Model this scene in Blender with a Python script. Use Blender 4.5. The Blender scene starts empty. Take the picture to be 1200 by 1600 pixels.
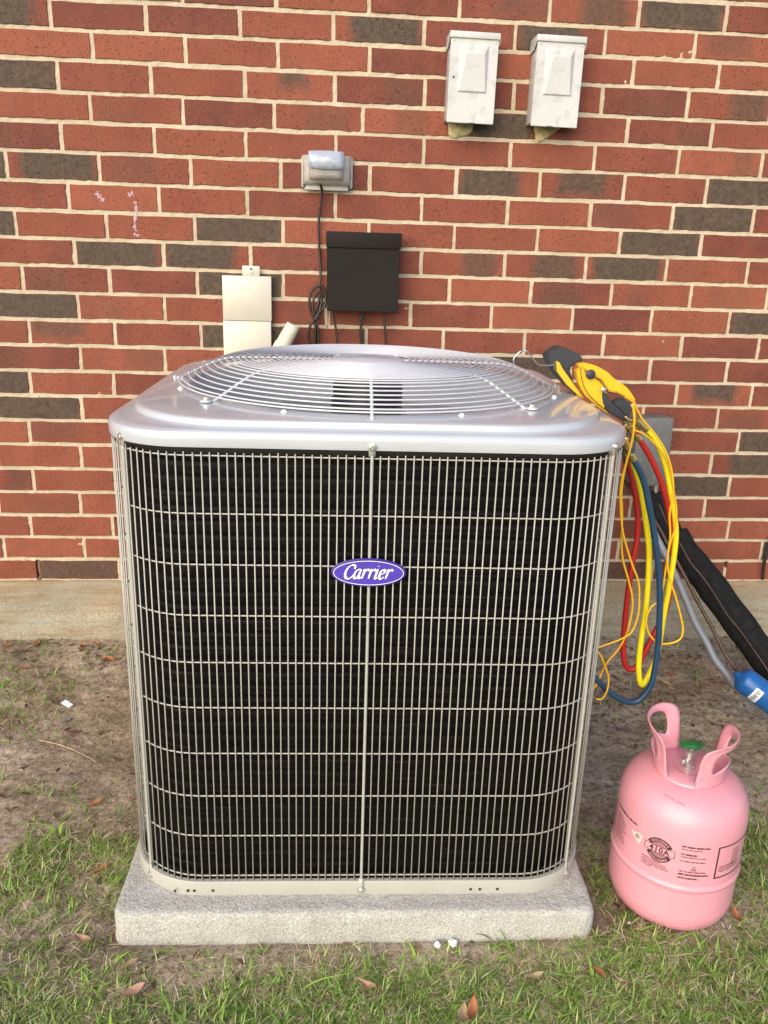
import bpy, bmesh, math, random
import numpy as np
from mathutils import Vector, Matrix, noise
R = math.radians
random.seed(7); rng = np.random.default_rng(7)
SC = bpy.context.scene
COL = SC.collection

# ------------------------------------------------------------------ camera
CAM = Vector((0.0, -2.5644, 1.255))
yaw, pitch, roll = 0.0788676, 0.3044729, 0.0309258
cy_, sy_, cp_, sp_ = math.cos(yaw), math.sin(yaw), math.cos(pitch), math.sin(pitch)
fwd = Vector((sy_*cp_, cy_*cp_, -sp_)); rt = Vector((cy_, -sy_, 0)); up = rt.cross(fwd)
r2 = math.cos(roll)*rt + math.sin(roll)*up; u2 = -math.sin(roll)*rt + math.cos(roll)*up
cam = bpy.data.objects.new('camera', bpy.data.cameras.new('camera')); COL.objects.link(cam)
cam.matrix_world = Matrix(((r2.x, u2.x, -fwd.x, CAM.x), (r2.y, u2.y, -fwd.y, CAM.y), (r2.z, u2.z, -fwd.z, CAM.z), (0, 0, 0, 1)))
cam.data.sensor_fit = 'HORIZONTAL'; cam.data.sensor_width = 36; cam.data.lens = 36*1280/1200
cam.data.clip_start = 0.02; cam.data.clip_end = 2000
SC.camera = cam

# ------------------------------------------------------------------ light
SUN_EL, SUN_AZ = R(27), R(208)          # azimuth measured clockwise from +Y
W = bpy.data.worlds.new('World'); SC.world = W; W.use_nodes = True
nt = W.node_tree; bg = nt.nodes['Background']
sky = nt.nodes.new('ShaderNodeTexSky'); sky.sky_type = 'NISHITA'; sky.sun_disc = False
sky.sun_elevation = SUN_EL; sky.sun_rotation = SUN_AZ; sky.dust_density = 0.6; sky.air_density = 1.0; sky.ozone_density = 2.0
nt.links.new(sky.outputs[0], bg.inputs[0]); bg.inputs[1].default_value = 0.15
sd = bpy.data.lights.new('sun', 'SUN'); sd.energy = 2.3; sd.angle = R(60); sd.color = (1.0, 0.83, 0.61)
so = bpy.data.objects.new('sun', sd); COL.objects.link(so)
sdir = Vector((math.sin(SUN_AZ)*math.cos(SUN_EL), math.cos(SUN_AZ)*math.cos(SUN_EL), math.sin(SUN_EL)))
so.rotation_euler = sdir.to_track_quat('Z', 'Y').to_euler()
SC.view_settings.view_transform = 'Standard'; SC.view_settings.look = 'None'
SC.view_settings.exposure = 0.95; SC.view_settings.gamma = 1.0; SC.view_settings.use_curve_mapping = False
SC.render.engine = 'CYCLES'

# ------------------------------------------------------------------ measured numbers (metres)
BED_Z = [2.0367, 1.9605, 1.8843, 1.8105, 1.7367, 1.6572, 1.5816, 1.5045, 1.4248, 1.3469, 1.2722, 1.1956, 1.119, 1.0408, 0.9652, 0.8888, 0.8132, 0.7363, 0.6602, 0.5825, 0.5049, 0.4286, 0.3534, 0.278, 0.2045]
JOINT_X = [
 [-1.249, -0.995, -0.741, -0.487, -0.233, 0.021, 0.275, 0.529, 0.783, 1.037, 1.291, 1.545],
 [-1.15, -0.896, -0.642, -0.388, -0.136, 0.118, 0.369, 0.623, 0.878, 1.133, 1.387, 1.641],
 [-1.249, -0.995, -0.741, -0.487, -0.234, 0.02, 0.274, 0.531, 0.789, 1.052, 1.306, 1.56],
 [-1.143, -0.889, -0.635, -0.385, -0.132, 0.123, 0.377, 0.629, 0.881, 1.134, 1.388, 1.642],
 [-1.243, -0.989, -0.735, -0.482, -0.225, 0.027, 0.282, 0.538, 0.798, 1.052, 1.306, 1.56],
 [-1.16, -0.906, -0.652, -0.398, -0.144, 0.107, 0.369, 0.626, 0.882, 1.137, 1.391, 1.645],
 [-1.245, -0.991, -0.737, -0.481, -0.225, 0.031, 0.285, 0.54, 0.792, 1.046, 1.303, 1.557],
 [-1.149, -0.895, -0.639, -0.383, -0.127, 0.131, 0.385, 0.635, 0.89, 1.145, 1.399, 1.653],
 [-1.239, -0.985, -0.731, -0.477, -0.224, 0.032, 0.286, 0.543, 0.796, 1.05, 1.304, 1.558],
 [-1.14, -0.886, -0.63, -0.377, -0.122, 0.132, 0.388, 0.641, 0.895, 1.15, 1.404, 1.658],
 [-1.235, -0.981, -0.727, -0.471, -0.218, 0.035, 0.292, 0.546, 0.798, 1.052, 1.31, 1.564],
 [-1.136, -0.882, -0.63, -0.376, -0.122, 0.131, 0.381, 0.634, 0.887, 1.14, 1.389, 1.643],
 [-1.236, -0.982, -0.728, -0.475, -0.227, 0.014, 0.265, 0.517, 0.771, 1.024, 1.276, 1.53],
 [-1.131, -0.877, -0.626, -0.371, -0.114, 0.131, 0.37, 0.626, 0.878, 1.133, 1.386, 1.64],
 [-1.241, -0.987, -0.733, -0.482, -0.23, 0.019, 0.271, 0.523, 0.78, 1.039, 1.294, 1.548],
 [-1.143, -0.889, -0.64, -0.386, -0.132, 0.122, 0.376, 0.63, 0.884, 1.138, 1.389, 1.643],
 [-1.25, -0.996, -0.742, -0.488, -0.234, 0.02, 0.274, 0.528, 0.781, 1.035, 1.287, 1.541],
 [-1.16, -0.906, -0.653, -0.4, -0.147, 0.106, 0.359, 0.612, 0.865, 1.118, 1.371, 1.625],
 [-1.265, -1.011, -0.757, -0.501, -0.245, 0.01, 0.266, 0.522, 0.777, 1.033, 1.289, 1.543],
 [-1.163, -0.909, -0.656, -0.404, -0.151, 0.101, 0.354, 0.607, 0.859, 1.112, 1.364, 1.618],
 [-1.279, -1.025, -0.771, -0.513, -0.256, 0.002, 0.259, 0.517, 0.774, 1.032, 1.289, 1.543],
 [-1.186, -0.932, -0.675, -0.417, -0.16, 0.098, 0.355, 0.613, 0.87, 1.128, 1.385, 1.639],
 [-1.277, -1.023, -0.77, -0.516, -0.262, -0.008, 0.246, 0.5, 0.754, 1.008, 1.262, 1.516, 1.77],
 [-1.176, -0.922, -0.665, -0.407, -0.149, 0.108, 0.366, 0.624, 0.882, 1.139, 1.397, 1.651]]
DARK = [(2, -0.821, 1, -0.02, 0.115, 0.5), (1, 0.749, 0.75, 0.03, 0.08, 0.5), (1, 1.004, 1, 0, 0.13, 0.5), (2, 0.147, 1, 0.02, 0.11, 0.5), (2, 0.659, 1, -0.03, 0.1, 0.5), (4, -0.836, 1, 0, 0.14, 0.5), (4, -0.099, 0.8, 0.01, 0.05, 0.95), (4, 1.179, 0.7, 0.06, 0.07, 0.5), (5, 0.502, 1, -0.01, 0.13, 0.5), (7, -0.772, 1, 0.015, 0.115, 0.5), (7, 0.509, 1, -0.025, 0.105, 0.5), (7, 0.764, 0.9, 0.0, 0.085, 0.7), (7, 1.267, 1, 0, 0.14, 0.5), (8, 1.179, 1, 0, 0.14, 0.5), (9, -0.25, 1, 0, 0.14, 0.5), (9, 1.019, 1, 0, 0.14, 0.5), (10, -0.601, 1, -0.005, 0.13, 0.5), (10, -0.346, 1, -0.02, 0.115, 0.5), (10, 0.418, 0.7, 0.05, 0.065, 0.5), (10, 0.668, 0.85, 0.03, 0.08, 0.5), (10, 0.924, 1, 0, 0.12, 0.5), (11, -0.25, 1, 0, 0.14, 0.5), (12, -0.843, 1, 0, 0.14, 0.5), (12, 1.341, 1, 0.01, 0.14, 0.5), (13, -0.752, 0.65, -0.04, 0.09, 0.8), (13, -0.244, 1, 0, 0.14, 0.5), (15, -0.94, 1, 0, 0.14, 0.5), (15, 1.262, 0.95, 0, 0.085, 0.75), (16, -0.872, 1, 0, 0.14, 0.5), (17, 1.428, 1, 0, 0.14, 0.5), (18, 1.408, 1, 0.04, 0.12, 0.5), (19, 1.232, 1, 0, 0.14, 0.5), (23, -0.79, 0.85, 0, 0.14, 0.5), (23, 1.117, 0.7, 0, 0.14, 0.5), (19, 1.078, 0.6, 0, 0.14, 0.5)]  # dark flashed bricks; the last two paint in shade beside the unit
RED_HOSE = [(0.6177, -1.0, 0.9365), (0.6325, -0.9992, 0.9157), (0.6518, -0.9983, 0.8909), (0.6737, -0.9975, 0.8577), (0.6903, -0.9967, 0.8267), (0.7047, -0.9958, 0.7925), (0.7166, -0.995, 0.7578), (0.7283, -0.9942, 0.7156), (0.737, -0.9933, 0.6654), (0.7419, -0.9925, 0.5922), (0.7377, -0.9917, 0.5321), (0.7236, -0.9908, 0.4908), (0.7073, -0.99, 0.4427), (0.6934, -0.9892, 0.4064), (0.6788, -0.9883, 0.3982), (0.6655, -0.9875, 0.4151), (0.6583, -0.9867, 0.4537), (0.655, -0.9858, 0.5069), (0.6542, -0.985, 0.5742), (0.6554, -0.9842, 0.6472), (0.6592, -0.9833, 0.6972), (0.656, -0.9825, 0.7464), (0.6449, -0.9817, 0.7947), (0.6302, -0.9808, 0.8394), (0.6154, -0.98, 0.8753)]
BLUE_HOSE = [(0.5886, -1.06, 0.911), (0.602, -1.0589, 0.8881), (0.6166, -1.0579, 0.8662), (0.6311, -1.0568, 0.8363), (0.6444, -1.0558, 0.7967), (0.6579, -1.0547, 0.7564), (0.6735, -1.0537, 0.7017), (0.6867, -1.0526, 0.6457), (0.6962, -1.0516, 0.5885), (0.7031, -1.0505, 0.53), (0.7067, -1.0495, 0.4851), (0.7076, -1.0484, 0.4395), (0.7053, -1.0474, 0.3962), (0.6915, -1.0463, 0.3649), (0.6724, -1.0453, 0.3504), (0.6438, -1.0442, 0.3564), (0.6137, -1.0432, 0.3763), (0.5903, -1.0421, 0.4005), (0.5597, -1.0411, 0.4292), (0.5285, -1.04, 0.4665)]
YELLOW_HOSE = [(0.6361, -0.99, 0.9451), (0.6489, -0.991, 0.9351), (0.6637, -0.9921, 0.9198), (0.6798, -0.9931, 0.8953), (0.6941, -0.9941, 0.8651), (0.7048, -0.9952, 0.8332), (0.7144, -0.9962, 0.7996), (0.7241, -0.9972, 0.7655), (0.7336, -0.9983, 0.724), (0.7363, -0.9993, 0.6819), (0.7359, -1.0003, 0.632), (0.7341, -1.0014, 0.5812), (0.7317, -1.0024, 0.5445), (0.7306, -1.0034, 0.5074), (0.7299, -1.0045, 0.4776), (0.7275, -1.0055, 0.4397), (0.7177, -1.0066, 0.4015), (0.7088, -1.0076, 0.3786), (0.7021, -1.0086, 0.3714), (0.6939, -1.0097, 0.3877), (0.6871, -1.0107, 0.4273), (0.685, -1.0117, 0.4965), (0.6853, -1.0128, 0.5567), (0.681, -1.0138, 0.6301), (0.6745, -1.0148, 0.6874), (0.6614, -1.0159, 0.7435), (0.6481, -1.0169, 0.7915), (0.6347, -1.0179, 0.832), (0.6196, -1.019, 0.8653), (0.6084, -1.02, 0.8889)]
LEAD_A = [(0.5851, -1.06, 1.0003), (0.5924, -1.0588, 0.9757), (0.5942, -1.0575, 0.9445), (0.5931, -1.0563, 0.9165), (0.5886, -1.055, 0.8844), (0.5862, -1.0538, 0.8545), (0.5868, -1.0525, 0.8216), (0.5933, -1.0512, 0.7816), (0.6043, -1.05, 0.6932), (0.6232, -1.0488, 0.6399), (0.6383, -1.0475, 0.5968), (0.6418, -1.0463, 0.5617), (0.6381, -1.045, 0.5173), (0.6253, -1.0438, 0.4782), (0.6023, -1.0425, 0.4417), (0.5904, -1.0412, 0.4016), (0.5798, -1.04, 0.3748)]
LEAD_B = [(0.5816, -1.07, 0.9996), (0.5877, -1.0695, 0.9716), (0.5892, -1.069, 0.9406), (0.5867, -1.0686, 0.9118), (0.5819, -1.0681, 0.88), (0.5781, -1.0676, 0.8491), (0.5801, -1.0671, 0.8127), (0.5933, -1.0667, 0.7466), (0.6182, -1.0662, 0.6829), (0.6381, -1.0657, 0.6412), (0.6456, -1.0652, 0.6045), (0.648, -1.0648, 0.5658), (0.6395, -1.0643, 0.5267), (0.6148, -1.0638, 0.5076), (0.5825, -1.0633, 0.4943), (0.5699, -1.0629, 0.4868), (0.5814, -1.0624, 0.4703), (0.5923, -1.0619, 0.4476), (0.6042, -1.0614, 0.4172), (0.6037, -1.061, 0.3866), (0.5948, -1.0605, 0.368), (0.5825, -1.06, 0.3679)]
LEAD_C = [(0.5915, -1.05, 0.9987), (0.6028, -1.0495, 0.9803), (0.6137, -1.049, 0.9655), (0.6283, -1.0485, 0.9518), (0.6479, -1.0479, 0.9306), (0.6669, -1.0474, 0.9053), (0.6796, -1.0469, 0.8796), (0.6886, -1.0464, 0.8536), (0.6938, -1.0459, 0.8272), (0.6938, -1.0454, 0.8006), (0.6938, -1.0449, 0.7736), (0.6995, -1.0444, 0.7437), (0.7027, -1.0438, 0.7216), (0.7028, -1.0433, 0.6938), (0.7055, -1.0428, 0.6658), (0.7178, -1.0423, 0.6274), (0.7315, -1.0418, 0.5986), (0.7489, -1.0413, 0.5548), (0.7589, -1.0408, 0.5252), (0.7596, -1.0403, 0.5026), (0.7476, -1.0397, 0.4905), (0.7275, -1.0392, 0.4858), (0.7133, -1.0387, 0.4887), (0.6984, -1.0382, 0.4974), (0.6851, -1.0377, 0.5166), (0.6787, -1.0372, 0.5458), (0.6867, -1.0367, 0.5704), (0.7015, -1.0362, 0.5846), (0.7059, -1.0356, 0.6147), (0.7063, -1.0351, 0.6529), (0.7076, -1.0346, 0.6948), (0.7107, -1.0341, 0.7224), (0.7148, -1.0336, 0.7429), (0.7129, -1.0331, 0.7768), (0.7022, -1.0326, 0.8168), (0.6868, -1.0321, 0.8629), (0.6679, -1.0315, 0.8977), (0.6427, -1.031, 0.923), (0.6231, -1.0305, 0.9366), (0.6046, -1.03, 0.9426)]
CONDUIT = [(0.9337, -0.3, 0.6162), (0.9569, -0.3257, 0.5552), (0.9714, -0.3514, 0.5004), (0.9968, -0.3771, 0.45), (1.0372, -0.4029, 0.3739), (1.0612, -0.4286, 0.318), (1.0878, -0.4543, 0.2564), (1.1163, -0.48, 0.2073), (1.1355, -0.5057, 0.1669), (1.1607, -0.5314, 0.1352), (1.1766, -0.5571, 0.1123), (1.1951, -0.5829, 0.094), (1.2284, -0.6086, 0.074), (1.2548, -0.6343, 0.0586), (1.3109, -0.66, 0.0291)]
FOAM = [(1.0226, -0.18, 0.562), (1.0557, -0.208, 0.5063), (1.0799, -0.236, 0.4551), (1.104, -0.264, 0.417), (1.1314, -0.292, 0.3815), (1.1694, -0.32, 0.3402), (1.2039, -0.348, 0.2931), (1.2525, -0.376, 0.2317), (1.2984, -0.404, 0.1726), (1.3437, -0.432, 0.116), (1.4003, -0.46, 0.0511)]
THIN_PIPE = [(0.9945, -0.33, 0.5072), (1.0107, -0.365, 0.4696), (1.0309, -0.4, 0.4269), (1.0556, -0.435, 0.3771), (1.0752, -0.47, 0.3322), (1.1131, -0.505, 0.2642), (1.1391, -0.54, 0.2091), (1.1616, -0.575, 0.1731), (1.162, -0.61, 0.1662)]
DRIER = [(1.1542, -0.62, 0.1718), (1.2723, -0.7, 0.0946)]
THIN_WIRE = [(1.0008, -0.28, 0.5652), (1.0261, -0.2991, 0.5111), (1.0658, -0.3182, 0.453), (1.0941, -0.3373, 0.405), (1.1197, -0.3564, 0.3756), (1.1505, -0.3755, 0.3361), (1.2026, -0.3945, 0.2614), (1.235, -0.4136, 0.2241), (1.2909, -0.4327, 0.1531), (1.3121, -0.4518, 0.1225), (1.3256, -0.4709, 0.1008), (1.3499, -0.49, 0.0728)]
EDGE_CORD = [(1.5238, -0.03, 0.3793), (1.5184, -0.03, 0.333), (1.5161, -0.03, 0.2815), (1.5196, -0.03, 0.2223)]
LEAF_SPOTS = [(-0.918, -0.215, 'o'), (-1.02, -0.07, 'o'), (-0.931, -0.058, 'o'), (-0.781, -0.064, 'o'), (-0.742, -0.055, 'o'), (-0.972, -0.116, 'b'), (-0.523, -0.902, 'o'), (-0.458, -1.118, 'o'), (-0.666, -0.578, 'b'), (-0.674, -0.164, 'o'), (-0.765, -0.42, 'b'), (-0.702, -0.513, 'g'), (-0.441, -1.31, 'p'), (-0.337, -1.383, 'p'), (-0.321, -1.43, 'p'), (0.505, -1.427, 'o'), (0.389, -1.428, 't'), (0.54, -1.441, 'p'), (0.265, -1.49, 'o'), (0.246, -1.499, 't'), (0.827, -1.306, 'o'), (0.622, -1.265, 'b'), (1.129, -0.415, 'b'), (1.123, -0.283, 'o'), (1.079, -0.34, 't'), (1.342, -0.087, 'b'), (0.087, -1.434, 'p'), (0.906, -1.181, 'b'), (0.986, -0.394, 'o')]
TWIG = [(-0.745, -0.622), (-0.697, -0.644), (-0.65, -0.665), (-0.591, -0.701), (-0.549, -0.741)]
TOOL_BLACK = [(0.45, -0.93, 1.0697), (0.4746, -0.93, 1.0882), (0.4938, -0.93, 1.084), (0.5161, -0.93, 1.0748), (0.5289, -0.93, 1.0616), (0.5093, -0.93, 1.055), (0.5004, -0.93, 1.0438), (0.5074, -0.93, 1.0241), (0.5214, -0.93, 0.9994), (0.525, -0.93, 0.9895), (0.4919, -0.93, 1.0139), (0.4665, -0.93, 1.0406), (0.4579, -0.93, 1.0528)]
TOOL_YEL = [(0.4636, -0.93, 1.059), (0.4722, -0.93, 1.0604), (0.4812, -0.93, 1.0459), (0.5099, -0.93, 1.0117), (0.5332, -0.93, 0.9846), (0.513, -0.93, 0.9943), (0.4894, -0.93, 1.0138), (0.4665, -0.93, 1.0406)]
CLAMP_UP = [(0.5043, -0.93, 1.0549), (0.5176, -0.93, 1.0609), (0.5434, -0.93, 1.0557), (0.5703, -0.93, 1.0427), (0.5845, -0.93, 1.0294), (0.6091, -0.93, 1.0161), (0.6208, -0.93, 1.005), (0.6347, -0.93, 0.9864), (0.635, -0.93, 0.9775), (0.6258, -0.93, 0.9849), (0.6066, -0.93, 0.9947), (0.5903, -0.93, 1.002), (0.5719, -0.93, 1.0054), (0.5569, -0.93, 1.0251), (0.5407, -0.93, 1.0335), (0.519, -0.93, 1.0466)]
CLAMP_LOW = [(0.5036, -0.93, 1.0488), (0.5161, -0.93, 1.0503), (0.5274, -0.93, 1.0394), (0.5462, -0.93, 1.0299), (0.5631, -0.93, 1.0152), (0.5719, -0.93, 1.0054), (0.5688, -0.93, 0.9877), (0.5717, -0.93, 0.9726), (0.5867, -0.93, 0.955), (0.5687, -0.93, 0.9649), (0.5493, -0.93, 0.9773), (0.5239, -0.93, 0.9995), (0.5099, -0.93, 1.0242)]
JAW_A = [(0.5583, -0.955, 1.0079), (0.5661, -0.955, 1.0055), (0.584, -0.955, 0.9823), (0.6067, -0.955, 0.9626), (0.621, -0.955, 0.9502), (0.6238, -0.955, 0.9376), (0.6005, -0.955, 0.9499), (0.5788, -0.955, 0.9609), (0.5627, -0.955, 0.9794), (0.5585, -0.955, 0.9943)]
JAW_B = [(0.5863, -0.945, 0.9805), (0.5968, -0.945, 0.9895), (0.6068, -0.945, 0.9909), (0.6205, -0.945, 0.9836), (0.6285, -0.945, 0.9712), (0.6297, -0.945, 0.9611), (0.6219, -0.945, 0.9508), (0.6107, -0.945, 0.9582)]
HOOK = [(0.412, -0.8, 1.0326), (0.4107, -0.8, 1.049), (0.4222, -0.8, 1.0629), (0.436, -0.8, 1.066), (0.4431, -0.82, 1.0576), (0.4465, -0.86, 1.0465), (0.451, -0.9, 1.0478), (0.4716, -0.93, 1.0534)]
BRASS = [(0.619, -0.97, 0.9408), (0.6361, -0.99, 0.9451), (0.5975, -1.02, 0.9044), (0.6084, -1.02, 0.8889), (0.6031, -1.03, 0.9029), (0.6135, -1.03, 0.8811), (0.6361, -0.99, 0.9451), (0.6493, -0.99, 0.9349), (0.6036, -1.0, 0.9129)]

# ------------------------------------------------------------------ helpers
def tag(o, label=None, cat=None, group=None, kind=None):
    if label: o['label'] = label
    if cat: o['category'] = cat
    if group: o['group'] = group
    if kind: o['kind'] = kind
    return o
def empty(name, loc=(0, 0, 0), label=None, cat=None, group=None, rot=(0, 0, 0)):
    o = bpy.data.objects.new(name, None); COL.objects.link(o); o.location = loc; o.rotation_euler = rot
    o.empty_display_size = 0.05
    return tag(o, label, cat, group)
def mobj(name, verts, faces, mat=None, parent=None, smooth=False, mesh=None):
    if mesh is None:
        mesh = bpy.data.meshes.new(name); mesh.from_pydata([tuple(v) for v in verts], [], faces); mesh.update()
        if mat: mesh.materials.append(mat)
        if smooth: mesh.polygons.foreach_set('use_smooth', [True]*len(mesh.polygons))
    o = bpy.data.objects.new(name, mesh); COL.objects.link(o)
    if parent: o.parent = parent
    return o
def bobj(name, bm, mat, parent=None, smooth=False, angle=None):
    me = bpy.data.meshes.new(name); bm.normal_update(); bm.to_mesh(me); bm.free()
    if mat: me.materials.append(mat)
    if smooth or angle: me.polygons.foreach_set('use_smooth', [True]*len(me.polygons))
    if angle: me.set_sharp_from_angle(angle=R(angle))
    o = bpy.data.objects.new(name, me); COL.objects.link(o)
    if parent: o.parent = parent
    return o
def add_hex(bm, c8):
    v = [bm.verts.new(c) for c in c8]
    for f in ((0,3,2,1),(4,5,6,7),(0,1,5,4),(1,2,6,5),(2,3,7,6),(3,0,4,7)): bm.faces.new([v[i] for i in f])
    return v
def box(bm, x0, x1, y0, y1, z0, z1, bev=0, seg=2):
    b = bmesh.new(); add_hex(b, [(x0,y0,z0),(x1,y0,z0),(x1,y1,z0),(x0,y1,z0),(x0,y0,z1),(x1,y0,z1),(x1,y1,z1),(x0,y1,z1)])
    if bev: bmesh.ops.bevel(b, geom=b.edges[:], offset=bev, segments=seg, affect='EDGES', profile=0.5)
    merge(bm, b)
def merge(bm, b):
    bmesh.ops.recalc_face_normals(b, faces=b.faces[:])
    me = bpy.data.meshes.new('tmp'); b.to_mesh(me); b.free(); bm.from_mesh(me); bpy.data.meshes.remove(me)
def catmull(pts, n=8):
    pts = [Vector(p) for p in pts]; P = [2*pts[0]-pts[1]] + pts + [2*pts[-1]-pts[-2]]; out = []
    for i in range(1, len(P)-2):
        a, b, c, d = P[i-1], P[i], P[i+1], P[i+2]
        for k in range(n):
            t = k/n; out.append(0.5*((2*b) + (c-a)*t + (2*a-5*b+4*c-d)*t*t + (3*b-a-3*c+d)*t**3))
    out.append(pts[-1]); return out
def tube_vf(pts, r, seg=8, closed=False, cap=True, base=0):
    pts = [Vector(p) for p in pts]; n = len(pts); V = []; F = []
    ref = None
    for i in range(n):
        if closed: t = pts[(i+1) % n]-pts[i-1]
        else: t = pts[min(i+1, n-1)]-pts[max(i-1, 0)]
        t.normalize()
        if ref is None:
            ref = Vector((0, 0, 1)) if abs(t.z) < 0.9 else Vector((0, 1, 0))
        u = (ref - t*ref.dot(t)).normalized(); w = t.cross(u); ref = u
        rr = r(i/(n-1)) if callable(r) else r
        for k in range(seg):
            a = 2*math.pi*k/seg; V.append(pts[i] + (u*math.cos(a) + w*math.sin(a))*rr)
    m = n if closed else n-1
    for i in range(m):
        for k in range(seg):
            a = i*seg+k; b = i*seg+(k+1) % seg; c = ((i+1) % n)*seg+(k+1) % seg; d = ((i+1) % n)*seg+k
            F.append((base+a, base+d, base+c, base+b))
    if cap and not closed:
        F.append(tuple(base+k for k in range(seg))); F.append(tuple(base+(n-1)*seg+k for k in reversed(range(seg))))
    return V, F
def tube(name, pts, r, mat, parent=None, seg=8, closed=False, smooth_n=0):
    if smooth_n: pts = catmull(pts, smooth_n)
    V, F = tube_vf(pts, r, seg, closed)
    return mobj(name, V, F, mat, parent, True)
def lathe(prof, n=48, close_top=True):
    V = []; F = []
    for r, z in prof:
        for k in range(n): a = 2*math.pi*k/n; V.append((r*math.cos(a), r*math.sin(a), z))
    for i in range(len(prof)-1):
        for k in range(n): F.append((i*n+k, i*n+(k+1) % n, (i+1)*n+(k+1) % n, (i+1)*n+k))
    F.append(tuple(reversed(range(n))))
    if close_top: F.append(tuple(range((len(prof)-1)*n, len(prof)*n)))
    return V, F
def sharp(o, ang=35):
    o.data.set_sharp_from_angle(angle=R(ang)); return o
def prism(name, outline, depth, mat, parent=None, bev=0.0, dirv=(0, 1, 0)):
    """outline: 3-D points of the front face; solid of real thickness behind it"""
    bm = bmesh.new(); d = Vector(dirv)*depth
    f = [bm.verts.new(p) for p in outline]; b = [bm.verts.new(Vector(p)+d) for p in outline]; n = len(f)
    bm.faces.new(f); bm.faces.new(list(reversed(b)))
    for i in range(n): bm.faces.new((f[(i+1) % n], f[i], b[i], b[(i+1) % n]))
    bmesh.ops.recalc_face_normals(bm, faces=bm.faces[:])
    if bev: bmesh.ops.bevel(bm, geom=bm.edges[:], offset=bev, segments=2, affect='EDGES', clamp_overlap=True)
    return bobj(name, bm, mat, parent, angle=40)
def hexscrew(r=0.005, h=0.004):
    V, F = lathe([(r*1.5, 0), (r*1.5, h*0.3), (r, h*0.35), (r, h*0.9), (r*0.8, h)], 10)
    return V, F

# value noise in numpy
_perm = rng.random((256, 256))
def vnoise(x, y):
    xi = np.floor(x).astype(int); yi = np.floor(y).astype(int); fx = x-xi; fy = y-yi
    fx = fx*fx*(3-2*fx); fy = fy*fy*(3-2*fy)
    g = lambda a, b: _perm[a % 256, b % 256]
    return (g(xi, yi)*(1-fx)+g(xi+1, yi)*fx)*(1-fy)+(g(xi, yi+1)*(1-fx)+g(xi+1, yi+1)*fx)*fy
def fbm(x, y, f=1.0, o=4):
    s = 0; a = 0.5; t = 0
    for i in range(o): s = s+a*vnoise(x*f+17.3*i, y*f+9.1*i); t += a; a *= 0.5; f *= 2.03
    return s/t

# ------------------------------------------------------------------ materials
class NB:
    def __init__(s, name):
        s.m = bpy.data.materials.new(name); s.m.use_nodes = True; s.t = s.m.node_tree
        s.p = s.t.nodes['Principled BSDF']; s.x = 0
    def n(s, typ, **kw):
        nd = s.t.nodes.new(typ)
        for k, v in kw.items():
            if k.startswith('_'): nd.inputs[k[1:].replace('_', ' ')].default_value = v
            else: setattr(nd, k, v)
        return nd
    def l(s, a, b): s.t.links.new(a, b)
    def coord(s, kind='Object'): return s.n('ShaderNodeTexCoord').outputs[kind]
    def noise(s, vec, scale, detail=4, rough=0.6, dist=0.0, out='Fac'):
        nd = s.n('ShaderNodeTexNoise'); nd.inputs['Scale'].default_value = scale; nd.inputs['Detail'].default_value = detail
        nd.inputs['Roughness'].default_value = rough; nd.inputs['Distortion'].default_value = dist
        if vec is not None: s.l(vec, nd.inputs['Vector'])
        return nd.outputs[out]
    def vor(s, vec, scale, feat='F1', out='Distance'):
        nd = s.n('ShaderNodeTexVoronoi', feature=feat); nd.inputs['Scale'].default_value = scale
        if vec is not None: s.l(vec, nd.inputs['Vector'])
        return nd.outputs[out]
    def ramp(s, fac, stops, interp='LINEAR'):
        nd = s.n('ShaderNodeValToRGB'); e = nd.color_ramp.elements; nd.color_ramp.interpolation = interp
        while len(e) < len(stops): e.new(0.5)
        for i, (p, c) in enumerate(stops):
            e[i].position = p; e[i].color = (c, c, c, 1) if not hasattr(c, '__len__') else (*c, 1)
        s.l(fac, nd.inputs[0]); return nd.outputs[0]
    def math(s, op, a, b=None, c=None, clamp=False):
        nd = s.n('ShaderNodeMath', operation=op, use_clamp=clamp)
        for i, v in enumerate((a, b, c)):
            if v is None: continue
            if isinstance(v, (int, float)): nd.inputs[i].default_value = v
            else: s.l(v, nd.inputs[i])
        return nd.outputs[0]
    def mix(s, fac, a, b, mode='MIX'):
        nd = s.n('ShaderNodeMix', data_type='RGBA', blend_type=mode)
        for i, v in ((0, fac), (6, a), (7, b)):
            if isinstance(v, (int, float)): nd.inputs[i].default_value = v
            elif hasattr(v, '__len__'): nd.inputs[i].default_value = (*v, 1)
            else: s.l(v, nd.inputs[i])
        return nd.outputs[2]
    def bump(s, h, strength=0.3, dist=0.002, prev=None):
        nd = s.n('ShaderNodeBump'); nd.inputs['Strength'].default_value = strength; nd.inputs['Distance'].default_value = dist
        s.l(h, nd.inputs['Height'])
        if prev is not None: s.l(prev, nd.inputs['Normal'])
        return nd.outputs[0]
    def out(s, base=None, rough=0.5, normal=None, metal=0.0, **kw):
        for k, v in (('Base Color', base), ('Roughness', rough), ('Metallic', metal)):
            if v is None: continue
            if isinstance(v, (int, float)): s.p.inputs[k].default_value = v
            elif hasattr(v, '__len__'): s.p.inputs[k].default_value = (*v, 1)
            else: s.l(v, s.p.inputs[k])
        if normal is not None: s.l(normal, s.p.inputs['Normal'])
        for k, v in kw.items(): s.p.inputs[k.replace('_', ' ')].default_value = v
        return s.m

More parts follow.
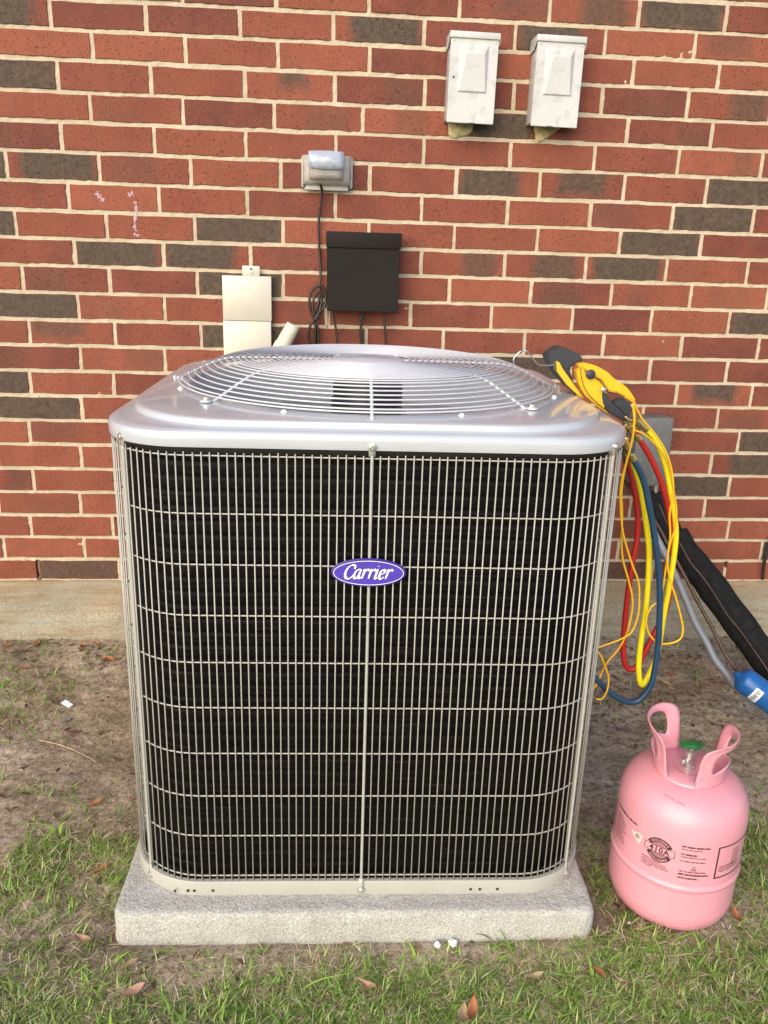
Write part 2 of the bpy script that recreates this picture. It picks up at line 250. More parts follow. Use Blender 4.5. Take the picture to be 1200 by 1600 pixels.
def paint(name, col, rough=0.4, var=0.08, scale=12, bump=0.0, bscale=300, metal=0.0, dirt=None, coord='Object', **kw):
    b = NB(name); c = b.coord(coord); n = b.noise(c, scale, 5)
    lo = tuple(v*(1-var) for v in col); hi = tuple(min(1, v*(1+var)) for v in col)
    base = b.ramp(n, [(0.3, lo), (0.7, hi)])
    if dirt:
        d = b.ramp(b.noise(c, scale*2.7, 6, 0.7), [(dirt[1], 0.0), (dirt[1]+0.15, 1.0)]); base = b.mix(b.math('MULTIPLY', d, dirt[2]), base, dirt[0])
    rg = b.math('MULTIPLY_ADD', b.noise(c, scale*4, 4), 0.25*rough, rough*0.87)
    nm = b.bump(b.noise(c, bscale, 3), bump, 0.001) if bump else None
    return b.out(base, rg, nm, metal, **kw)

def brick_mat(name, island=False):
    b = NB(name); c = b.coord(); info = b.n('ShaderNodeObjectInfo')
    sep = b.n('ShaderNodeSeparateXYZ'); b.l(c, sep.inputs[0])
    if island:
        rnd = b.n('ShaderNodeNewGeometry').outputs['Random Per Island']
        off = b.n('ShaderNodeVectorMath', operation='ADD'); b.l(c, off.inputs[0]); vec = c
        dark = b.math('GREATER_THAN', rnd, 0.84); rnd2 = rnd
    else:
        rnd2 = info.outputs['Random']
        comb = b.n('ShaderNodeCombineXYZ'); b.l(b.math('MULTIPLY', rnd2, 37.0), comb.inputs[0]); b.l(b.math('MULTIPLY', rnd2, 91.0), comb.inputs[1])
        off = b.n('ShaderNodeVectorMath', operation='ADD'); b.l(c, off.inputs[0]); b.l(comb.outputs[0], off.inputs[1]); vec = off.outputs[0]
        sc = b.n('ShaderNodeSeparateColor'); b.l(info.outputs['Color'], sc.inputs[0])
        xc = b.math('MULTIPLY_ADD', sc.outputs[1], 0.3, -0.15); hw = b.math('MULTIPLY', sc.outputs[2], 0.2)
        vc = b.math('MULTIPLY_ADD', info.outputs['Alpha'], 0.1, -0.05)
        du = b.math('SUBTRACT', hw, b.math('ABSOLUTE', b.math('SUBTRACT', sep.outputs[0], xc)))
        dv = b.math('SUBTRACT', 0.056, b.math('ABSOLUTE', b.math('SUBTRACT', sep.outputs[2], vc)))
        d = b.math('ADD', b.math('MINIMUM', du, dv), b.math('MULTIPLY_ADD', b.noise(vec, 26, 4, 0.6), 0.044, -0.022))
        dark = b.math('MULTIPLY', b.ramp(b.math('MULTIPLY_ADD', d, 20, 0.2), [(0.12, 0.0), (0.75, 1.0)]), sc.outputs[0])
    n1 = b.noise(vec, 9, 5, 0.6); n2 = b.noise(vec, 70, 4, 0.7)
    tone = b.math('MULTIPLY_ADD', rnd2, 0.45, b.math('MULTIPLY', n1, 0.6))
    red = b.ramp(tone, [(0.25, (0.132, 0.037, 0.024)), (0.45, (0.198, 0.053, 0.031)), (0.75, (0.265, 0.078, 0.042))])
    red = b.mix(b.ramp(b.noise(vec, 30, 5, 0.7), [(0.45, 0.0), (0.75, 0.55)]), red, (0.17, 0.062, 0.034))
    drk = b.ramp(n2, [(0.3, (0.052, 0.034, 0.023)), (0.7, (0.105, 0.074, 0.050))])
    base = b.mix(dark, red, drk)
    pits = b.ramp(b.noise(vec, 210, 2, 0.5), [(0.30, 1.0), (0.37, 0.0)])
    base = b.mix(b.math('MULTIPLY', pits, 0.75), base, (0.05, 0.02, 0.013))
    specks = b.ramp(b.vor(vec, 130), [(0.07, 1.0), (0.12, 0.0)]); gate = b.ramp(b.noise(vec, 34, 2), [(0.55, 0.0), (0.62, 1.0)])
    base = b.mix(b.math('MULTIPLY', b.math('MULTIPLY', specks, gate), 0.8), base, (0.62, 0.5, 0.38))
    mp = b.n('ShaderNodeMapping'); mp.inputs['Scale'].default_value = (1, 1, 0.12); b.l(vec, mp.inputs[0])
    stri = b.noise(mp.outputs[0], 160, 3, 0.6)
    h = b.math('ADD', b.math('MULTIPLY', n2, 0.8), b.math('SUBTRACT', b.math('MULTIPLY', stri, 0.5), b.math('MULTIPLY', pits, 1.0)))
    return b.out(base, 0.82, b.bump(h, 0.7, 0.0018), Specular_IOR_Level=0.35)

def mortar_mat():
    b = NB('mortar'); c = b.coord()
    base = b.ramp(b.noise(c, 6, 6, 0.65), [(0.3, (0.44, 0.36, 0.245)), (0.6, (0.56, 0.465, 0.335)), (0.8, (0.63, 0.54, 0.41))])
    base = b.mix(b.ramp(b.noise(c, 160, 4, 0.7), [(0.35, 0.5), (0.55, 0.0)]), base, (0.40, 0.32, 0.21))
    h = b.noise(c, 190, 5, 0.75)
    return b.out(base, 0.92, b.bump(h, 0.8, 0.002), Specular_IOR_Level=0.2)

def concrete_mat(name, cols, stain=None, scale=10, agg=260, bumpd=0.003, coord='Object', grain=0.45):
    b = NB(name); c = b.coord(coord)
    base = b.ramp(b.noise(c, scale, 7, 0.65, 0.4), [(0.25, cols[0]), (0.5, cols[1]), (0.75, cols[2])])
    g = b.noise(c, agg, 3, 0.6); base = b.mix(b.ramp(g, [(0.4, grain), (0.55, 0.0)]), base, tuple(v*0.5 for v in cols[0]))
    base = b.mix(b.ramp(b.vor(c, agg*0.8), [(0.08, 0.6), (0.2, 0.0)]), base, tuple(min(1, v*1.25) for v in cols[2]))
    if stain:
        sep = b.n('ShaderNodeSeparateXYZ'); b.l(c, sep.inputs[0])
        f = b.math('ADD', b.math('MULTIPLY', sep.outputs[2], stain[1]), b.math('MULTIPLY_ADD', b.noise(c, 5, 6, 0.7, 0.5), 1.4, stain[2]), clamp=True)
        base = b.mix(b.math('MULTIPLY', f, stain[3]), base, stain[0])
        mp = b.n('ShaderNodeMapping'); mp.inputs['Scale'].default_value = (0.35, 1, 4.5); b.l(c, mp.inputs[0])
        base = b.mix(b.ramp(b.noise(mp.outputs[0], 9, 6, 0.7, 0.6), [(0.48, 0.0), (0.62, 0.6)]), base, (0.23, 0.16, 0.085))
        base = b.mix(b.ramp(b.noise(mp.outputs[0], 5, 6, 0.7, 0.3), [(0.50, 0.0), (0.66, 0.55)]), base, (0.30, 0.32, 0.27))
    h = b.math('ADD', b.math('MULTIPLY', b.noise(c, agg*0.8, 5, 0.7), 0.6), b.noise(c, agg*0.2, 5, 0.6))
    return b.out(base, 0.9, b.bump(h, 0.8, bumpd), Specular_IOR_Level=0.25)

def ground_mat():
    b = NB('soil'); c = b.coord()
    n = b.noise(c, 3.2, 8, 0.62, 0.3); n2 = b.noise(c, 75, 7, 0.75)
    base = b.ramp(n, [(0.32, (0.25, 0.185, 0.125)), (0.48, (0.45, 0.355, 0.25)), (0.64, (0.62, 0.51, 0.385))])
    base = b.mix(b.ramp(n2, [(0.40, 0.75), (0.52, 0.0)]), base, (0.13, 0.092, 0.060))
    base = b.mix(b.ramp(b.noise(c, 17, 6, 0.7), [(0.34, 0.5), (0.52, 0.0)]), base, (0.17, 0.125, 0.082))
    base = b.mix(b.ramp(b.noise(c, 110, 5, 0.75), [(0.54, 0.0), (0.70, 0.7)]), base, (0.42, 0.32, 0.21))
    base = b.mix(b.ramp(b.noise(c, 4.7, 6, 0.7), [(0.52, 0.0), (0.68, 0.45)]), base, (0.085, 0.095, 0.030))
    # lawn beyond the bare strip
    geo = b.n('ShaderNodeNewGeometry'); sp = b.n('ShaderNodeSeparateXYZ'); b.l(geo.outputs['Position'], sp.inputs[0])
    far = b.ramp(b.math('MULTIPLY_ADD', sp.outputs[1], -1.0, -1.9), [(0.0, 0.0), (0.6, 1.0)])
    grass = b.ramp(b.noise(c, 8, 8, 0.7), [(0.3, (0.045, 0.075, 0.018)), (0.7, (0.13, 0.16, 0.05))])
    base = b.mix(far, base, grass)
    wv = b.n('ShaderNodeMapping'); wv.inputs['Scale'].default_value = (1.0, 0.35, 1); wv.inputs['Rotation'].default_value = (0, 0, 0.6); b.l(c, wv.inputs[0])
    h = b.math('ADD', n2, b.math('ADD', b.math('MULTIPLY', b.noise(c, 120, 6, 0.75), 0.5), b.math('MULTIPLY', b.noise(wv.outputs[0], 60, 4, 0.6), 0.5)))
    return b.out(base, 0.95, b.bump(h, 0.9, 0.008), Specular_IOR_Level=0.15)

def blade_mat(name, stops, trans=0.25):
    b = NB(name); at = b.n('ShaderNodeAttribute', attribute_name='tone')
    base = b.ramp(at.outputs['Fac'], stops)
    m = b.out(base, 0.55, Specular_IOR_Level=0.35)
    tr = b.n('ShaderNodeBsdfTranslucent'); b.l(base, tr.inputs[0]); mx = b.n('ShaderNodeMixShader'); mx.inputs[0].default_value = trans
    out = b.t.nodes['Material Output']; b.l(b.p.outputs[0], mx.inputs[1]); b.l(tr.outputs[0], mx.inputs[2]); b.l(mx.outputs[0], out.inputs[0])
    return m

M = {}
M['brick'] = brick_mat('brick'); M['brick_far'] = brick_mat('brick_further_along', True); M['mortar'] = mortar_mat()
M['soil'] = ground_mat()
M['pad'] = concrete_mat('pad_concrete', [(0.40, 0.38, 0.33), (0.52, 0.50, 0.44), (0.62, 0.60, 0.55)], agg=260, bumpd=0.006, grain=0.5)
M['foundation'] = concrete_mat('foundation_concrete', [(0.24, 0.22, 0.165), (0.38, 0.335, 0.25), (0.50, 0.44, 0.32)], ((0.30, 0.18, 0.085), 9.0, -1.45, 0.7), 5, 170, 0.004)
M['lid'] = paint('grey_enamel', (0.44, 0.455, 0.48), 0.24, 0.03, 5, 0.0, Coat_Weight=0.6, Coat_Roughness=0.06)
M['wire'] = paint('beige_coated_wire', (0.39, 0.375, 0.325), 0.38, 0.06, 40, Coat_Weight=0.2)
M['rail'] = paint('beige_enamel', (0.40, 0.385, 0.33), 0.4, 0.05, 20, dirt=((0.25, 0.2, 0.13), 0.62, 0.4))
M['guard'] = paint('grey_coated_wire', (0.54, 0.54, 0.56), 0.32, 0.04, 40, Coat_Weight=0.3)
M['zinc'] = paint('zinc_screw', (0.62, 0.60, 0.55), 0.3, 0.1, 90, metal=0.8)
M['blade'] = paint('fan_blade', (0.33, 0.34, 0.36), 0.35, 0.1, 8, metal=0.2)
M['motor'] = paint('motor_black', (0.025, 0.025, 0.028), 0.4, 0.2, 20)
M['shroud'] = paint('inner_shroud', (0.32, 0.32, 0.33), 0.4, 0.06, 8)
M['pan'] = paint('base_pan', (0.02, 0.02, 0.018), 0.7, 0.3, 20)
M['galv'] = paint('galvanised_panel', (0.53, 0.49, 0.40), 0.45, 0.08, 6, metal=0.12, dirt=((0.5, 0.45, 0.38), 0.6, 0.5))
M['box_white'] = paint('weathered_white_enamel', (0.50, 0.49, 0.465), 0.42, 0.06, 9, dirt=((0.31, 0.31, 0.30), 0.52, 0.6))
M['box_grey'] = paint('weathered_grey_steel', (0.12, 0.12, 0.115), 0.5, 0.2, 14, dirt=((0.24, 0.235, 0.22), 0.55, 0.6), bump=0.2, bscale=60)
M['black'] = paint('brown_black_plastic', (0.012, 0.0085, 0.0075), 0.75, 0.15, 8, bump=0.15, bscale=500, dirt=((0.03, 0.024, 0.02), 0.6, 0.3), Specular_IOR_Level=0.25)
M['cord'] = paint('brown_black_cord', (0.022, 0.015, 0.012), 0.4, 0.2, 30)
M['pvc'] = paint('ivory_pvc', (0.58, 0.55, 0.42), 0.5, 0.06, 40, dirt=((0.35, 0.33, 0.22), 0.55, 0.5))
M['caulk'] = paint('yellowed_sealant', (0.46, 0.40, 0.21), 0.9, 0.3, 60, bump=1.0, bscale=140)
M['foam'] = paint('black_foam_insulation', (0.014, 0.014, 0.0135), 0.95, 0.4, 60, bump=1.0, bscale=130, Specular_IOR_Level=0.15)
M['conduit'] = paint('grey_pvc_conduit', (0.21, 0.22, 0.25), 0.38, 0.08, 20, dirt=((0.12, 0.11, 0.1), 0.55, 0.5))
M['copper'] = paint('tarnished_copper', (0.085, 0.048, 0.036), 0.5, 0.3, 60, metal=0.3)
M['blue'] = paint('blue_enamel', (0.012, 0.105, 0.33), 0.35, 0.1, 20)
M['white'] = paint('white_label', (0.72, 0.72, 0.72), 0.6, 0.03, 20)
M['ink'] = paint('black_print', (0.03, 0.018, 0.02), 0.7, 0.1, 60)
M['red_hose'] = paint('red_rubber', (0.40, 0.018, 0.014), 0.42, 0.08, 40)
M['blue_hose'] = paint('blue_rubber', (0.015, 0.050, 0.105), 0.42, 0.1, 40)
M['yellow_hose'] = paint('yellow_rubber', (0.80, 0.66, 0.012), 0.4, 0.06, 40)
M['lead'] = paint('amber_lead', (0.78, 0.42, 0.012), 0.4, 0.06, 40)
M['yellow'] = paint('amber_plastic', (0.74, 0.42, 0.012), 0.42, 0.06, 30, dirt=((0.30, 0.17, 0.02), 0.6, 0.35))
M['dark_rubber'] = paint('charcoal_rubber', (0.030, 0.032, 0.038), 0.5, 0.15, 40, bump=0.2, bscale=300)
M['brass'] = paint('brass', (0.60, 0.44, 0.17), 0.28, 0.1, 60, metal=0.85)
M['steel'] = paint('bright_steel', (0.6, 0.6, 0.6), 0.25, 0.05, 60, metal=0.9)
M['pink'] = paint('pink_enamel', (0.68, 0.29, 0.335), 0.36, 0.045, 9, dirt=((0.38, 0.20, 0.17), 0.58, 0.5), Coat_Weight=0.15, Coat_Roughness=0.2)
M['green'] = paint('green_plastic', (0.018, 0.13, 0.035), 0.35, 0.1, 20)
M['badge'] = paint('violet_blue_badge', (0.070, 0.045, 0.36), 0.35, 0.05, 20)
M['badge_rim'] = paint('dark_violet_rim', (0.035, 0.02, 0.20), 0.35, 0.05, 20)
M['bright'] = paint('white_print', (0.80, 0.78, 0.80), 0.5, 0.02, 20)
M['paper'] = paint('pale_paper', (0.62, 0.74, 0.76), 0.7, 0.05, 60)
M['styro'] = paint('white_foam_crumb', (0.82, 0.82, 0.80), 0.8, 0.05, 60, bump=0.6, bscale=200)
M['sticker'] = paint('worn_sticker', (0.66, 0.52, 0.44), 0.7, 0.15, 80)
M['chalk'] = None
def clear_plastic():
    b = NB('clear_plastic'); c = b.coord()
    b.out(b.ramp(b.noise(c, 30, 4), [(0.3, (0.60, 0.56, 0.50)), (0.7, (0.74, 0.70, 0.64))]), 0.22, Transmission_Weight=0.55, IOR=1.4)
    return b.m
M['clear'] = clear_plastic()
def chalk():
    b = NB('chalk_scribble'); c = b.coord()
    b.out((0.62, 0.45, 0.52), 0.9); tr = b.n('ShaderNodeBsdfTransparent'); mx = b.n('ShaderNodeMixShader')
    b.l(b.ramp(b.noise(c, 260, 4, 0.8), [(0.40, 0.0), (0.55, 0.85)]), mx.inputs[0]); b.l(tr.outputs[0], mx.inputs[1]); b.l(b.p.outputs[0], mx.inputs[2])
    b.l(mx.outputs[0], b.t.nodes['Material Output'].inputs[0]); return b.m
M['chalk'] = chalk()
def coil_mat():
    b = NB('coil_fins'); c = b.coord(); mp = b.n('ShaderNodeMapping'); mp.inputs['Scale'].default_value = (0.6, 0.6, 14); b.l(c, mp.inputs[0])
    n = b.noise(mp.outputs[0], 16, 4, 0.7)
    base = b.ramp(n, [(0.54, (0.0020, 0.0017, 0.0015)), (0.78, (0.026, 0.020, 0.015))])  # faint level glints put into the near-black fin colour
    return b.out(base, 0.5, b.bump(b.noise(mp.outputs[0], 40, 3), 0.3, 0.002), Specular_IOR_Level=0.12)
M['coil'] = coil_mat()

# ================================================================== ground
def gz(x, y):
    """ground relief, also used to stand things on it"""
    x = np.asarray(x, float); y = np.asarray(y, float)
    h = (fbm(x+50, y+50, 2.2, 3)-0.5)*0.035 + (fbm(x+20, y+80, 11, 4)-0.5)*0.020 + (fbm(x+9, y+3, 55, 3)-0.5)*0.011
    fade = np.clip((-y-0.02)/0.15, 0, 1)
    pad = np.clip(np.maximum(np.abs(x-0.09)-0.44, np.maximum(-1.34-y, y+0.36))/0.10, 0.0, 1)   # level round the slab
    ridge = 0.021*np.exp(-((y+1.355)/0.060)**2)*np.clip((0.62-np.abs(x-0.09))/0.12, 0, 1)
    return h*(0.35+0.65*fade)*(0.25+0.75*pad) - 0.004 + ridge
def axis(a0, a1, step, far):
    core = list(np.arange(a0, a1+1e-6, step)); out = []; d = step; v = a1
    while v < far: d *= 1.35; v += d; out.append(v)
    inn = []; d = step; v = a0
    while v > -far: d *= 1.35; v -= d; inn.append(v)
    return np.array(inn[::-1]+core+out)
gx = axis(-1.25, 1.75, 0.009, 400.0); gy = axis(-1.75, 0.06, 0.009, 400.0)
XX, YY = np.meshgrid(gx, gy); ZZ = gz(XX, YY)
ZZ = np.where((np.abs(XX) > 3) | (np.abs(YY) > 3), -0.01, ZZ)
ny, nx = XX.shape; idx = np.arange(nx*ny).reshape(ny, nx)
quads = np.stack([idx[:-1, :-1], idx[:-1, 1:], idx[1:, 1:], idx[1:, :-1]], -1).reshape(-1, 4)
me = bpy.data.meshes.new('ground'); me.vertices.add(nx*ny); me.vertices.foreach_set('co', np.stack([XX, YY, ZZ], -1).ravel())
me.loops.add(quads.size); me.loops.foreach_set('vertex_index', quads.ravel()); me.polygons.add(len(quads))
me.polygons.foreach_set('loop_start', np.arange(0, quads.size, 4)); me.polygons.foreach_set('loop_total', np.full(len(quads), 4))
me.polygons.foreach_set('use_smooth', np.ones(len(quads), bool)); me.update(); me.validate(); me.materials.append(M['soil'])
go = bpy.data.objects.new('ground', me); COL.objects.link(go)
tag(go, kind='structure')

# ================================================================== wall
wall = empty('house_wall', (0.25, 0.05, 0), 'red and brown brick house wall with cream mortar on a stained concrete footing', 'wall')
def in_wall(o): o.parent = wall; o.matrix_parent_inverse = Matrix.Translation((-0.25, -0.05, 0)); return o
# mortar sheet, rough, recessed behind the brick faces
mx = np.arange(-1.35, 1.75, 0.005); mz = np.arange(0.19, 2.10, 0.005)
A, B = np.meshgrid(mx, mz); D = 0.0012 - (fbm(A+30, B+30, 60, 3)-0.5)*0.0055 - (fbm(A+7, B+70, 170, 2)-0.5)*0.0030
D = np.maximum(D, -0.0012)
D = np.where(((np.abs(A+0.922) < 0.006) & (B < 0.275)) | ((np.abs(A-1.397) < 0.006) & (B > 0.255) & (B < 0.275)), 0.042, D)      # open weep joints
V = np.stack([A, D, B], -1).reshape(-1, 3); nz_, nx_ = A.shape; I = np.arange(nx_*nz_).reshape(nz_, nx_)
Q = np.stack([I[:-1, :-1], I[:-1, 1:], I[1:, 1:], I[1:, :-1]], -1).reshape(-1, 4)
me = bpy.data.meshes.new('mortar'); me.vertices.add(len(V)); me.vertices.foreach_set('co', V.ravel()); me.loops.add(Q.size)
me.loops.foreach_set('vertex_index', Q.ravel()); me.polygons.add(len(Q)); me.polygons.foreach_set('loop_start', np.arange(0, Q.size, 4))
me.polygons.foreach_set('loop_total', np.full(len(Q), 4)); me.polygons.foreach_set('use_smooth', np.ones(len(Q), bool)); me.update(); me.materials.append(M['mortar'])
mo = bpy.data.objects.new('mortar', me); COL.objects.link(mo); in_wall(mo)
bm = bmesh.new(); box(bm, -6, 7, 0.046, 0.12, 0.15, 3.1); in_wall(bobj('mortar_backing', bm, M['mortar']))
bm = bmesh.new(); box(bm, -6, -1.352, 0.003, 0.045, 0.19, 3.1); box(bm, 1.742, 7, 0.003, 0.045, 0.19, 3.1); box(bm, -1.352, 1.742, 0.003, 0.045, 2.096, 3.1); in_wall(bobj('mortar_further_along', bm, M['mortar']))
# brick meshes: uneven outline, chamfered front edge
BL_, BH_, BD_ = 0.2445, 0.0665, 0.055
def brick_mesh(k):
    r = random.Random(100+k); out = []
    nxs = 7
    def j(a): return r.uniform(-a, a)
    w, h = BL_/2, BH_/2; pts = []
    for i in range(nxs): pts.append((-w+2*w*i/nxs + (j(.004) if i else 0), -h+j(.0014)))
    for i in range(3): pts.append((w+j(.0010), -h+2*h*i/3))
    for i in range(nxs): pts.append((w-2*w*i/nxs + (j(.004) if i else 0), h+j(.0014)))
    for i in range(3): pts.append((-w+j(.0010), h-2*h*i/3))
    n = len(pts); V = []; F = []
    tilt = j(.0008); tz = j(.0006)
    for x, z in pts: V.append((x*0.990, -0.0015+tilt*x/w+tz*z/h, z*0.965))
    for x, z in pts: V.append((x, 0.0008, z))
    for x, z in pts: V.append((x, BD_, z))
    F.append(tuple(range(n)))
    for a in (0, 1):
        for i in range(n): F.append((a*n+(i+1) % n, a*n+i, (a+1)*n+i, (a+1)*n+(i+1) % n))
    me = bpy.data.meshes.new('brick'); me.from_pydata(V, [], F); me.materials.append(M['brick'])
    me.polygons.foreach_set('use_smooth', [False]*len(F)); me.update(); return me
BM = [brick_mesh(k) for k in range(14)]
darkmap = {}
nb = 0; hidden = []
for c in range(24):
    zt, zb = BED_Z[c], BED_Z[c+1]; zc = (zt+zb)/2 ; js = JOINT_X[c]
    for i in range(len(js)-1):
        x0, x1 = js[i], js[i+1]; xc = (x0+x1)/2
        hid = (c >= 15 and -0.50 < xc < 0.86) or (c == 14 and -0.28 < xc < 0.70) or (c >= 16 and xc < -0.45 and x1 < -1.02) or xc > 1.56 or xc < -1.07
        if c < 11 and (xc < -0.99 or xc > 1.36): hid = True
        w = x1-x0-random.uniform(0.0095, 0.0130); hh = zt-zb-random.uniform(0.0105, 0.0120)
        if hid: hidden.append((xc, zc, w, hh)); continue
        o = bpy.data.objects.new('brick', random.choice(BM)); COL.objects.link(o)
        y = -0.0004 + random.uniform(-0.0008, 0.0006)
        o.parent = wall; o.location = (xc-0.25, y-0.05, zc+random.uniform(-.0008, .0008))
        o.scale = (w/BL_, 1, hh/BH_); o.rotation_euler = (0, random.uniform(-.003, .003), 0)
        col = (0, 0.5, 0.5, 0.5)
        for dc, dx, am, ux, hw, vc in DARK:
            if dc == c and x0 < dx < x1: col = (am, (ux+0.15)/0.3, hw/0.2, vc)
        if col[0] == 0 and random.random() < 0.22: col = (random.uniform(.15, .4), random.uniform(.2, .8), random.uniform(.2, .5), random.uniform(.2, .8))
        o.color = col; nb += 1
# the rest of the wall, bricks joined
bm = bmesh.new()
def joined_brick(xc, zc, w, h):
    f = -.0018; add_hex(bm, [(xc-w/2, f, zc-h/2), (xc+w/2, f, zc-h/2), (xc+w/2, .05, zc-h/2), (xc-w/2, .05, zc-h/2), (xc-w/2, f, zc+h/2), (xc+w/2, f, zc+h/2), (xc+w/2, .05, zc+h/2), (xc-w/2, .05, zc+h/2)])
for b_ in hidden: joined_brick(*b_)
for c in range(-13, 24):
    if c >= 0: zt, zb = BED_Z[c], BED_Z[c+1]; js = JOINT_X[c]
    else: zt = BED_Z[0]-c*.0762; zb = zt-.0762; js = [-1.12+(0.127 if c % 2 else 0)]; js.append(js[0])
    x = js[0]
    while x > -5.5: joined_brick(x-.127, (zt+zb)/2, .244, .0664); x -= .254
    x = js[-1]
    while x < 6.5: joined_brick(x+.127, (zt+zb)/2, .244, .0664); x += .254
in_wall(tag(bobj('bricks_further_along', bm, M['brick_far']), kind='stuff'))
# footing
fx = np.concatenate([[-6, -3], np.arange(-1.4, 1.9, 0.012), [3, 7]]); fz = np.array([-.12, -.05, 0, .02, .04, .06, .08, .10, .12, .14, .16, .178, .190, .196])
V = []; F = []
for j, z in enumerate(fz):
    for x in fx: V.append((x, -0.012-(fbm(x+3, z+8, 14, 4)-.5)*.012-(0.003 if z < .10 else 0), z))
top = []
for x in fx: V.append((x, -0.004, 0.2035+(fbm(x+5, 2, 30, 3)-.5)*.007))
for x in fx: V.append((x, 0.03, 0.2035))
n = len(fx)
for j in range(len(fz)+1):
    for i in range(n-1): F.append((j*n+i, j*n+i+1, (j+1)*n+i+1, (j+1)*n+i))
in_wall(mobj('footing', V, F, M['foundation'], None, True))
# sealant below the two boxes and smears
def blob(name, poly, mat, t=0.004):
    c = Vector((sum(p[0] for p in poly)/len(poly), sum(p[1] for p in poly)/len(poly)))
    P = catmull([(p[0], p[1], 0) for p in poly+[poly[0]]], 4)[:-1]; V = []; F = []; n = len(P)
    for s, d in ((1, 0.004), (0.93, -t*.6), (0.6, -t)):
        for p in P:
            q = c+(Vector((p.x, p.y))-c)*s; V.append((q.x+random.uniform(-.001, .001), d+random.uniform(-.0006, .0006), q.y+random.uniform(-.001, .001)))
    V.append((c.x, -t, c.y))
    for a in (0, 1):
        for i in range(n): F.append((a*n+i, a*n+(i+1) % n, (a+1)*n+(i+1) % n, (a+1)*n+i))
    for i in range(n): F.append((2*n+i, 2*n+(i+1) % n, 3*n))
    return in_wall(mobj(name, V, F, mat, None, True))
blob('sealant_patch', [(0.351, 1.625), (0.424, 1.625), (0.420, 1.595), (0.390, 1.586), (0.372, 1.580), (0.355, 1.589)], M['caulk'], .006)
blob('sealant_patch', [(0.600, 1.625), (0.680, 1.625), (0.668, 1.609), (0.648, 1.594), (0.625, 1.580), (0.612, 1.583)], M['caulk'], .006)
blob('sealant_patch', [(0.001, 1.10), (0.012, 1.095), (0.013, 1.06), (0.012, 1.035), (0.004, 1.045)], M['mortar'], .003)
# chalk scribble
def ribbon(pts, w, y, mat, name):
    V = []; F = []
    P = catmull([(a, y, b) for a, b in pts], 5)
    for i, p in enumerate(P):
        t = (P[min(i+1, len(P)-1)]-P[max(i-1, 0)]).normalized(); nrm = Vector((-t.z, 0, t.x)); ww = w*(0.6+0.4*math.sin(i*1.3))
        V += [p+nrm*ww, p-nrm*ww]
    for i in range(len(P)-1): F.append((2*i, 2*i+1, 2*i+3, 2*i+2))
    return in_wall(mobj(name, V, F, mat))
ribbon([(-0.652, 1.400), (-0.645, 1.392), (-0.636, 1.382), (-0.634, 1.375)], .008, -.0034, M['chalk'], 'chalk_mark')
ribbon([(-0.548, 1.402), (-0.557, 1.399), (-0.560, 1.390)], .008, -.0034, M['chalk'], 'chalk_mark')
ribbon([(-0.545, 1.380), (-0.541, 1.365), (-0.545, 1.340), (-0.549, 1.312), (-0.545, 1.298)], .0055, -.0034, M['chalk'], 'chalk_mark')
ribbon([(-0.553, 1.291), (-0.545, 1.286), (-0.535, 1.290)], .005, -.0034, M['chalk'], 'chalk_mark')

# ================================================================== slab
def rsq(a, rc, th, ax=None):
    """point of a rounded square (half size a, corner radius rc) in direction th"""
    c, s = math.cos(th), math.sin(th); ac, as_ = abs(c), abs(s); k = a-rc
    if ac >= as_:
        t = a/ac if ac else 1e9; y = t*as_
        if y <= k: return (math.copysign(a, c), math.copysign(y, s))
    else:
        t = a/as_; x = t*ac
        if x <= k: return (math.copysign(x, c), math.copysign(a, s))
    b = (ac+as_)*k; q = b*b-(2*k*k-rc*rc); t = b+math.sqrt(max(q, 0)); return (t*c, t*s)
UX, UY, UYAW = 0.0924, -0.8390, -0.0296
pv = []; pf = []
b2 = bmesh.new()
hx, y0, y1 = 0.453, -0.4965, 0.50
ps = [i/60 for i in range(61)]
def slab_ring(off, z):
    out = []
    x0, x1, yy0, yy1 = -hx-0.007+off, hx-0.007-off, y0+off, y1-off; rc = 0.022
    per = []
    for (cx, cyy, a0) in ((x1-rc, yy0+rc, -90), (x1-rc, yy1-rc, 0), (x0+rc, yy1-rc, 90), (x0+rc, yy0+rc, 180)):
        for k in range(5): a = R(a0+k*22.5); per.append(Vector((cx+rc*math.cos(a), cyy+rc*math.sin(a), z)))
    for i in range(len(per)):
        a, b = per[i], per[(i+1) % len(per)]; m = max(1, int((b-a).length/0.012))
        for k in range(m): out.append(a+(b-a)*(k/m))
    return out
rings = [(0.006, -0.03), (0.002, 0.004), (0.0, 0.02), (0.0, 0.04), (0.0, 0.066), (0.0010, 0.075), (0.0035, 0.0805), (0.008, 0.0830), (0.016, 0.0835), (0.08, 0.0835)]
base_r = slab_ring(0, 0); nring = len(base_r); V = []; F = []
cxm = -0.007; cym = (y0+y1)/2
for off, z in rings:
    for p in base_r:
        fxx = (hx-off)/hx; fyy = ((y1-y0)/2-off)/((y1-y0)/2)
        q = Vector((cxm+(p.x-cxm)*fxx, cym+(p.y-cym)*fyy, z))
        nn = float(fbm(q.x*1.0+q.z*.7+9, q.y+q.z+11, 40, 3)-.5)*.005; d = Vector((q.x-cxm, q.y-cym, 0)).normalized()
        V.append(q+d*nn+Vector((0, 0, float(fbm(q.x+4, q.y+6, 50, 2)-.5)*.002)))
for a in range(len(rings)-1):
    for i in range(nring): F.append((a*nring+i, a*nring+(i+1) % nring, (a+1)*nring+(i+1) % nring, (a+1)*nring+i))
F.append(tuple((len(rings)-1)*nring+i for i in range(nring)))
slab = mobj('equipment_pad', V, F, M['pad'], None, True); sharp(slab, 60)
slab.location = (UX, UY, 0); slab.rotation_euler = (0, 0, UYAW)
tag(slab, 'rough pale concrete slab lying on the soil under the big grey cooling unit', 'concrete slab')

